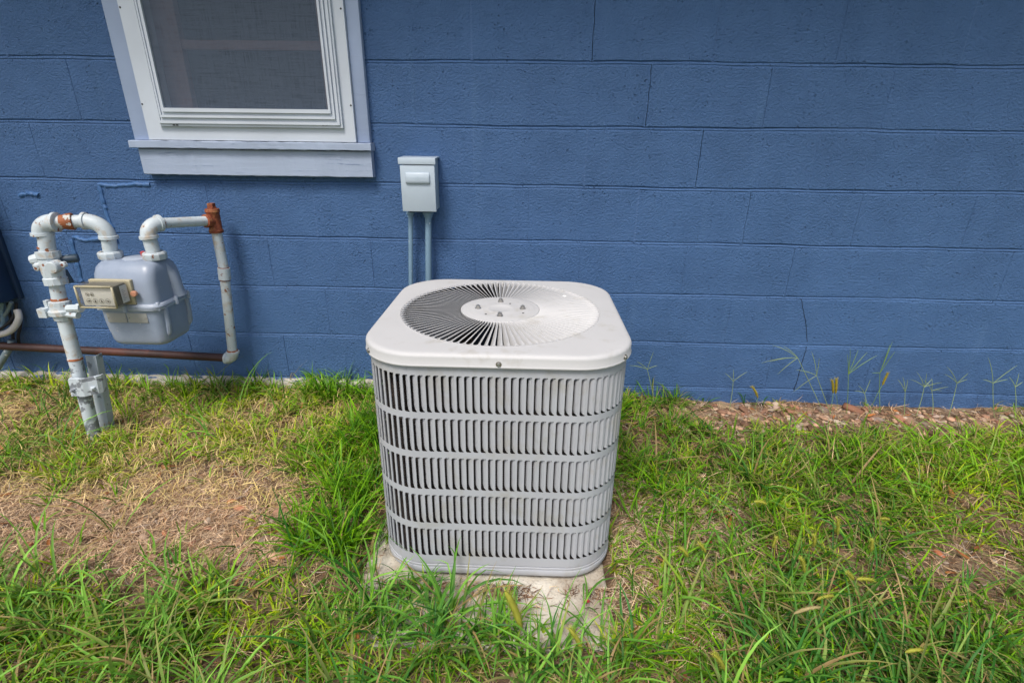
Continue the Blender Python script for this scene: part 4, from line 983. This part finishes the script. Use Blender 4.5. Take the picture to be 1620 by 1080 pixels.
parts.append(band(10, -1.75, -1.25, -.10, -.03, (7, 12), (.07, .16), (.004, .0075), mid))
parts.append(band(9, -2.5, -1.85, -.12, -.03, (7, 12), (.06, .14), (.004, .0075), yellowish))
parts.append(band(30, -.02, .18, -.25, -.03, (8, 14), (.07, .13), (.003, .0065), yellowish))
parts.append(band(70, -.86, -.66, -.92, -.25, (10, 18), (.08, .20), (.0035, .0072), mid))
parts.append(band(26, .05, .30, -.9, -.45, (6, 12), (.08, .18), (.003, .006), mid, (25, 75)))
for px, py, n_ in ((180, 800, 12), (285, 895, 18), (240, 885, 8), (370, 862, 6), (320, 905, 14), (120, 878, 9), (60, 850, 8), (420, 880, 9), (150, 905, 10), (350, 915, 16), (95, 790, 6), (445, 840, 8), (270, 860, 4)):
    g = atz(px, py, -.10); parts.append(band(2, g.x-.025, g.x+.025, g.y-.02, g.y+.02, (n_//2, n_//2+2), (.04, .11), (.0035, .0065), mid, (20, 75), (10, 80)))
# tufts rooted in front of the unit, leaning over the slab
for px, py, n_, Lr in ((722, 985, 14, (.12, .24)), (800, 1010, 7, (.09, .15)), (690, 1035, 16, (.10, .20)), (950, 1030, 6, (.10, .18)), (600, 980, 14, (.12, .24)), (925, 975, 3, (.09, .15)), (770, 1030, 14, (.10, .18)), (880, 1045, 18, (.10, .18)), (1000, 1040, 14, (.10, .18)), (560, 950, 10, (.14, .26))):
    g = atz(px, py, -.12); parts.append(band(2, g.x-.02, g.x+.02, g.y-.02, g.y+.02, (n_//2, n_//2+2), Lr, (.0045, .008), cool, (45, 84), (25, 100)))
build('grass', parts, M['blade'], 'long untidy green grass growing round the unit and along the wall', 'grass')

# -- straw thatch
def straw(n, fn, Lr, Wr, cols, e=(-5, 28), lift=.010, cu=(-20, 50)):
    x, y, px, py = sample(n, fn); N = len(x); c = lerp(cols[0], cols[1], rng.uniform(0, 1, N))*rng.uniform(.6, 1.25, N)[:, None]
    g0 = gz(x, y)+rng.uniform(0, lift, N); pd = in_pad(x, y); g0 = np.where(pd, SLZ+.002, g0)
    ok = ~in_unit(x, y); a = lambda q: q[ok]; L = rng.uniform(*Lr, N); W = rng.uniform(*Wr, N)
    az = rng.uniform(0, 2*PI, N)
    return ribbons('s', a(x), a(y), a(g0), a(L), a(W), a(az), np.radians(rng.uniform(*e, ok.sum())), np.radians(rng.uniform(*cu, ok.sum())), rng.normal(0, .9, ok.sum()), c[ok], c[ok]*1.1, S=4, fold=0)
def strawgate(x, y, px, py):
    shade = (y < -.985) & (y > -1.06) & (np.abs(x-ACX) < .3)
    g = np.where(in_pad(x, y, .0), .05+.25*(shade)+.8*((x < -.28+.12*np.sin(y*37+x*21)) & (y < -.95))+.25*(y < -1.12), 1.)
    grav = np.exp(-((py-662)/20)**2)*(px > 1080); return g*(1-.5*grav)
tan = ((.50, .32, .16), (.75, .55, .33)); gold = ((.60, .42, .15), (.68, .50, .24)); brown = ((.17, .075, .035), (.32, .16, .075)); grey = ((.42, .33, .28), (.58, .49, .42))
sp = []
sp.append(straw(60000, lambda px, py, x, y: strawgate(x, y, px, py)*np.clip(1.2-dens(px, py)*.95, .08, 1), (.02, .07), (.0009, .0020), tan))
sp.append(straw(26000, lambda px, py, x, y: strawgate(x, y, px, py)*(px < 700)*(py < 720)*.9, (.02, .06), (.0010, .0022), gold, (-5, 45), .02))
sp.append(straw(26000, lambda px, py, x, y: strawgate(x, y, px, py), (.015, .05), (.0012, .0030), brown, (-5, 15), .004))
sp.append(straw(16000, lambda px, py, x, y: strawgate(x, y, px, py)*np.clip(1.2-dens(px, py), .1, 1), (.02, .06), (.0010, .0024), grey, (-5, 20), .008))
sp.append(straw(7000, lambda px, py, x, y: strawgate(x, y, px, py)*dens(px, py), (.05, .13), (.0012, .0026), tan, (15, 65), .01, (30, 120)))
BX[:] = [-2.1, -.55, -1.15, -.55]
sp.append(straw(24000, lambda px, py, x, y: 1.1*np.exp(-((px-230)/270)**4-((py-835)/78)**4), (.012, .05), (.0006, .0015), ((.42, .23, .12), (.92, .70, .48)), (-5, 22), .012))
BX[:] = [-3.0, -.6, -.75, -.02]
sp.append(straw(9000, lambda px, py, x, y: .9, (.03, .08), (.0012, .0024), ((.62, .47, .16), (.78, .62, .30)), (5, 60), .02, (30, 110)))
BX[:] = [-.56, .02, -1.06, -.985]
sp.append(straw(2400, lambda px, py, x, y: 1.*(rng.uniform(0, 1, len(x)) < np.exp(-((y+.985)/.035)**2)*np.clip(.45+.55*np.sin(x*23+1)+.3*np.sin(x*61), .03, 1)), (.01, .035), (.0010, .0024), ((.07, .035, .02), (.26, .15, .09)), (-5, 35), .02))  # dark debris whose colour also stands for the shadow gap under the unit
BX[:] = [.0, .5, -1.15, -.5]
sp.append(straw(3500, lambda px, py, x, y: .9, (.02, .06), (.0010, .0022), ((.66, .48, .32), (.80, .64, .46)), (-5, 25), .012))
BX[:] = [GX0, GX1, GY0, GY1]
build('dry_straw', sp, M['straw'], 'dead tan straw and thatch lying over the bare soil', 'dry grass')

# -- gravel
bmi = bmesh.new(); bmesh.ops.create_icosphere(bmi, subdivisions=2, radius=1); bmi.verts.ensure_lookup_table()
IV = np.array([v.co[:] for v in bmi.verts]); IF = np.array([[v.index for v in f.verts] for f in bmi.faces]); bmi.free()
def pebbles(n, fn, sr, cols):
    x, y, px, py = sample(n, fn); N = len(x); ok = ~in_pad(x, y) & (y < -.02); x, y = x[ok], y[ok]; N = len(x)
    s = rng.lognormal(0, .35, N)*sr; sh = np.stack([rng.uniform(.8, 1.5, N), rng.uniform(.7, 1.1, N), rng.uniform(.35, .7, N)], 1)*s[:, None]
    V_ = IV[None]*np.ones((N, 1, 1)); V_ = V_*(1+rng.normal(0, .07, (N, len(IV), 1)))
    k1 = rng.normal(0, 1, (N, 1, 3)); V_ = V_*(1+.16*np.sin((IV[None]*k1*2.2).sum(2, keepdims=True)+rng.uniform(0, 6, (N, 1, 1))))
    V_ = V_*sh[:, None]; a = rng.uniform(0, 2*PI, N); b_ = rng.normal(0, .3, N)
    ca_, sa_ = np.cos(a)[:, None], np.sin(a)[:, None]; cb2, sb2 = np.cos(b_)[:, None], np.sin(b_)[:, None]
    X_, Y_, Z_ = V_[..., 0], V_[..., 1], V_[..., 2]; X2, Z2 = X_*cb2-Z_*sb2, X_*sb2+Z_*cb2
    X3, Y3 = X2*ca_-Y_*sa_, X2*sa_+Y_*ca_
    V_ = np.stack([X3+x[:, None], np.minimum(Y3+y[:, None], -.002), Z2+(gz(x, y)+sh[:, 2]*.35)[:, None]], 2).reshape(-1, 3)
    F_ = (IF[None]+(np.arange(N)*len(IV))[:, None, None]).reshape(-1, 3)
    pal = np.array(cols)*np.array([.9, .82, .78]); c = pal[rng.integers(0, len(pal), N)]*rng.uniform(.6, 1.15, N)[:, None]; C_ = np.repeat(c, len(IV), axis=0)*rng.uniform(.93, 1.07, (N*len(IV), 1))
    return V_, F_, C_
pc = [(.56, .38, .26), (.60, .40, .28), (.36, .22, .15), (.50, .38, .28), (.30, .19, .13), (.45, .36, .30), (.38, .20, .13), (.30, .25, .22), (.52, .45, .36), (.20, .12, .08)]
pb = [pebbles(26000, lambda px, py, x, y: (px > 1060)*(y > -.42)*np.exp(-((y+.13)/.16)**2)*1., .0095, pc),
      pebbles(14000, lambda px, py, x, y: (px > 1090)*np.exp(-((y+.1)/.10)**2)*.9, .005, pc),
      pebbles(6000, lambda px, py, x, y: .35*np.exp(-((px-230)/260)**2-((py-840)/62)**2)+.5*np.exp(-((px-440)/50)**2-((py-850)/40)**2)+.25*np.exp(-((px-1560)/90)**2-((py-900)/40)**2)+.03, .0085, pc+[(.50, .20, .10), (.48, .24, .14)])]
build('gravel', pb, M['pebble'], 'tan and pink pebbles in the soil at the foot of the wall', 'gravel')

# -- leaf litter
def leaves(n, fn, Lr, Wr, cols):
    x, y, px, py = sample(n, fn); ok = ~in_pad(x, y); x, y = x[ok], y[ok]; N = len(x)
    pal = np.array(cols); c = pal[rng.integers(0, len(pal), N)]*rng.uniform(.7, 1.2, N)[:, None]
    V_, F_, C_ = ribbons('l', x, y, gz(x, y)+rng.uniform(.004, .016, N), rng.uniform(*Lr, N), rng.uniform(*Wr, N), rng.uniform(0, 2*PI, N), np.radians(rng.uniform(-10, 35, N)), np.radians(rng.uniform(-30, 60, N)), rng.normal(0, .6, N), c, c*.8, S=5, fold=.5)
    return V_, F_, C_
lv = [leaves(3600, lambda px, py, x, y: .55+0*px, (.018, .045), (.006, .014), [(.20, .075, .03), (.30, .13, .05), (.10, .045, .025), (.36, .22, .11), (.42, .16, .05), (.28, .22, .17)])]
build('leaf_litter', lv, M['straw'], 'small curled brown and orange dead leaves scattered in the grass', 'dead leaves')

# ================================================================= FOXTAILS
def tint_obj(name, V_, F_, C_, mat, parent): 
    o = build(name, [(V_, F_, C_)], mat); o.parent = parent; return o
def tube_arr(pts, rad, n, c):
    mb = MB(); mb.tube(pts, rad, n, False); return mb
def foxtail(base, tip0, tip1, label, c=(.42, .40, .05)):
    t = thing('foxtail', label, 'foxtail', 'foxtail seed heads in the grass', base)
    base, tip0, tip1 = Vector(base), Vector(tip0), Vector(tip1)
    mid_ = (base+tip0)/2+Vector((0, 0, .25*(tip0-base).length)); P = [base*(1-s)**2+mid_*2*s*(1-s)+tip0*s*s for s in np.linspace(0, 1, 8)]
    s_ = MB(); s_.tube([p-base for p in P], .0009, 6, False); o = s_.obj('stem', M['stemg'], t)
    L = (tip1-tip0).length; d = (tip1-tip0); bend = Vector((0, 0, -.10*L)); Q = []
    for s in np.linspace(0, 1, 11): Q.append(tip0+d*s-bend*4*s*(1-s)-base)
    mb = MB(); prof = [.4, .85, 1.0, 1.05, 1.0, 1.0, .97, .92, .85, .65, .25]; mb.tube(Q, [max(.0045, L*.085)*p*.8 for p in prof], 9, False)
    V1 = np.array(mb.v); F1 = np.array([list(f) for f in mb.f]); C1_ = np.tile(np.array(c), (len(V1), 1))*rng.uniform(.75, 1.2, (len(V1), 1))
    # bristles
    nb = 150; hv, hf, hc = [], [], []
    R_ = max(.0045, L*.085)
    for i in range(nb):
        s = rng.uniform(.03, .97)*10; k_ = int(s); q = Q[k_].lerp(Q[min(k_+1, 10)], s-k_); ax_ = d.normalized()
        v = Vector(rng.normal(0, 1, 3)); v = (v-ax_*v.dot(ax_)).normalized(); dr = (v*.8+ax_*.75).normalized(); a0 = q+v*R_*.6; a1 = a0+dr*R_*1.5; sd = dr.cross(v).normalized()*.00035
        b0 = len(hv); hv += [a0-sd, a0+sd, a1+sd*.3, a1-sd*.3]; hf.append([b0, b0+1, b0+2, b0+3]); hc += [tuple(x*1.25 for x in c)]*4
    V2 = np.array([tuple(v) for v in hv]); o = build('seed_head', [(V1, F1, C1_), (V2, np.array(hf), np.array(hc))], M['foxtail']); o.parent = t
    return t
M['stemg'] = paint('green_stem', (.14, .24, .05), .2, .5)
M['stemp'] = paint('pale_stem', (.22, .30, .12), .2, .5)
def gp(px, py, h=0.):
    """ground point under a seed head seen at this pixel at height h"""
    p = atz(px, py, -.11+h); return p
FX = [  # px0, py0, px1, py1 (head), height above ground, label
 (1199, 629, 1189, 611, .04, 'yellow foxtail head leftmost of those standing against the blue wall', 1),
 (1318, 622, 1316, 600, .06, 'left one of the pair of foxtail heads against the blue wall', 1),
 (1322, 622, 1323, 598, .06, 'right one of the pair of foxtail heads against the blue wall', 1),
 (1396, 609, 1405, 589, .08, 'yellow foxtail head against the wall right of the paired heads', 1),
 (825, 992, 799, 935, .05, 'long yellow foxtail head upright before the concrete slab', 0),
 (921, 1028, 900, 993, .05, 'yellow foxtail head at the front edge of the slab, leaning left', 0),
 (1256, 970, 1298, 960, .10, 'largest tan foxtail head, lying level over the grass right of the slab', 2),
 (1355, 916, 1382, 918, .08, 'yellow foxtail head lying level beside a small upright one', 0),
 (1350, 917, 1342, 907, .07, 'short orange yellow foxtail head touching the level one', 0),
 (1273, 905, 1267, 882, .08, 'thin yellow foxtail head straight above the largest tan head', 0),
 (1288, 864, 1288, 846, .08, 'small upright foxtail head in the middle of the right lawn', 0),
 (1325, 846, 1325, 820, .09, 'upright foxtail head highest in the right lawn below the gravel', 0),
 (1378, 872, 1380, 854, .08, 'small upright foxtail head rightmost of the upright lawn heads', 0),
 (1222, 866, 1228, 850, .08, 'foxtail head leaning right, left of the upright lawn heads', 0),
 (1089, 880, 1075, 866, .06, 'left one of two foxtail heads in the straw patch right of the unit', 0),
 (1117, 874, 1105, 859, .06, 'right one of two foxtail heads in the straw patch right of the unit', 0),
 (1292, 948, 1318, 942, .06, 'green yellow foxtail head lying just above the largest tan head', 0),
 (1147, 1060, 1129, 1034, .06, 'foxtail head near the bottom of the picture right of the slab', 0),
 (1432, 1031, 1464, 1028, .06, 'dull green foxtail head lying level in the lower right lawn', 0),
 (1193, 793, 1213, 797, .07, 'faint yellow foxtail head lying level nearest to the wall', 0),
 (1408, 822, 1392, 820, .07, 'curved yellow foxtail head in the upper right lawn', 0)]
for x0, y0, x1, y1, h, lab, kd in FX:
    if kd == 1: a, b_ = at(x0, y0, -.05), at(x1, y1, -.05)
    else: a = atz(x0, y0, -.10+h); b_ = at(x1, y1, a.y)
    L = (b_-a); 
    if L.length < .03: b_ = a+L.normalized()*.03
    bx = a.x+random.uniform(-.04, .04); by = min(a.y-random.uniform(.0, .05), -.03)
    foxtail((bx, by, gzf(bx, by)), a, b_, lab, {0: (.42, .42, .06), 1: (.40, .33, .035), 2: (.44, .36, .17)}[kd])

# ================================================================= SEED STALKS BY THE WALL
def stalk(base, top, fingers, label, mat, r=.0009):
    t = thing('seed_stalk', label, 'seed stalk', 'thin branching seed stalks against the wall'); base, top = Vector(base), Vector(top)
    m_ = (base+top)/2+Vector((random.uniform(-.01, .01), 0, 0)); s_ = MB(); s_.tube([base*(1-s)**2+m_*2*s*(1-s)+top*s*s for s in np.linspace(0, 1, 7)], [r*1.2]*5+[r, r], 6, False); s_.obj('stem', M[mat], t)
    for f in fingers:
        f = Vector(f); m2 = (top+f)/2+Vector((0, -.003, .12*(f-top).length)); s_ = MB(); s_.tube([top*(1-s)**2+m2*2*s*(1-s)+f*s*s for s in np.linspace(0, 1, 8)], [r, r*1.1, r*1.2, r*1.2, r*1.1, r, r*.8, r*.4], 5, False); s_.obj('seed_finger', M[mat], t)
ST = [((1038, 622), (1024, 584), [(1008, 572), (1034, 556), (1040, 578), (995, 578)], 'pale seed stalk with four fingers just right of the unit', -.04, 'stemp'),
      ((1157, 632), (1160, 603), [(1147, 590), (1160, 584), (1182, 588)], 'short three fingered seed stalk alone over the gravel', -.03, 'stemp'),
      ((1345, 635), (1342, 592), [(1345, 550), (1358, 553), (1372, 557), (1340, 560), (1388, 562)], 'tall seed stalk with a narrow upright fan of fingers', -.05, 'stemg'),
      ((1400, 628), (1392, 590), [(1412, 540), (1416, 556), (1408, 545), (1380, 590)], 'dark green seed stalk bending right above a foxtail head', -.03, 'stemg'),
      ((1308, 634), (1262, 566), [(1222, 546), (1218, 572), (1205, 574), (1230, 592), (1240, 548)], 'drooping straw coloured stalk with fingers fanned to the left', -.05, 'stemp'),
      ((1320, 636), (1292, 594), [(1296, 566), (1284, 556), (1260, 585), (1255, 620)], 'drooping straw coloured stalk arched beside the long wall crack', -.06, 'stemp'),
      ((1455, 642), (1462, 612), [(1450, 588), (1474, 600), (1490, 605), (1440, 600), (1466, 590)], 'bushy pale seed stalk above the pebbles at right', -.05, 'stemp'),
      ((1480, 645), (1474, 618), [(1474, 598), (1490, 618), (1460, 600), (1500, 612)], 'low pale seed stalk touching the bushy one on its right', -.04, 'stemp'),
      ((1508, 640), (1514, 606), [(1498, 580), (1532, 590), (1530, 600), (1495, 592)], 'seed stalk with a single long finger rising right', -.05, 'stemp'),
      ((1580, 645), (1571, 606), [(1563, 565), (1609, 578), (1595, 600), (1555, 600)], 'tall pale seed stalk near the right edge of the picture', -.05, 'stemp'),
      ((1385, 640), (1368, 622), [(1358, 610), (1377, 600), (1352, 618)], 'pale leaning stalk under the foxtail head near the wall', -.06, 'stemp'),
      ((1435, 645), (1432, 620), [(1420, 600), (1436, 600), (1428, 596)], 'thin seed stalk between the fan stalk and the bushy one', -.05, 'stemp'),
      ((1612, 648), (1606, 612), [(1596, 596), (1612, 590), (1618, 604)], 'rightmost seed stalk at the foot of the wall', -.05, 'stemp')]
for b0, t0, fs, lab, yy, m_ in ST:
    b3 = at(*b0, yy-.03); b3.z = gzf(b3.x, b3.y)
    stalk(b3, at(*t0, yy), [at(*f, yy+random.uniform(-.01, .015)) for f in fs], lab, m_, .0010)

# ================================================================= SINGLE LEAVES
def leaf(px, py, z, L, W, ang, c, label):
    p = atz(px, py, z); x, y = p.x, p.y
    V_, F_, C_ = ribbons('q', np.array([0.]), np.array([0.]), np.array([0.]), np.array([L]), np.array([W]), np.array([ang]), np.array([.35]), np.array([.7]), np.array([.3]), np.array([c]), np.array([c]), S=6, fold=.4)
    # ribbons() clamps to the ground at the origin; rebuild heights relative to the leaf's own place
    t = np.repeat(np.linspace(0, 1, 7), 3); V_[:, 2] = .012*np.sin(t*PI)+np.tile([.0012, 0, .0012], 7)
    m = newmat('leaf_colour'); m[2].inputs['Base Color'].default_value = (*c, 1); m[2].inputs['Roughness'].default_value = .6
    o = build('fallen_leaf', [(V_, F_, C_)], m[0]); o.location = (x, y, z); return tag(o, label, 'leaf')
leaf(933, 952, SLZ+.004, .026, .009, 2.4, (.45, .05, .05), 'tiny red leaf lying on the right part of the concrete slab')
leaf(1520, 951, -.105, .04, .011, .45, (.50, .36, .04), 'yellow leaf lying on the bare patch at the lower right')
leaf(1118, 858, -.10, .045, .020, 1.4, (.30, .08, .02), 'rust brown dead leaf in the straw right of the unit')
leaf(270, 808, -.105, .03, .016, .2, (.03, .025, .03), 'small dark leaf on the bare straw patch at left')
leaf(55, 655, -.08, .05, .022, .1, (.05, .045, .05), 'dark grey curled leaf in the straw left of the gas riser')
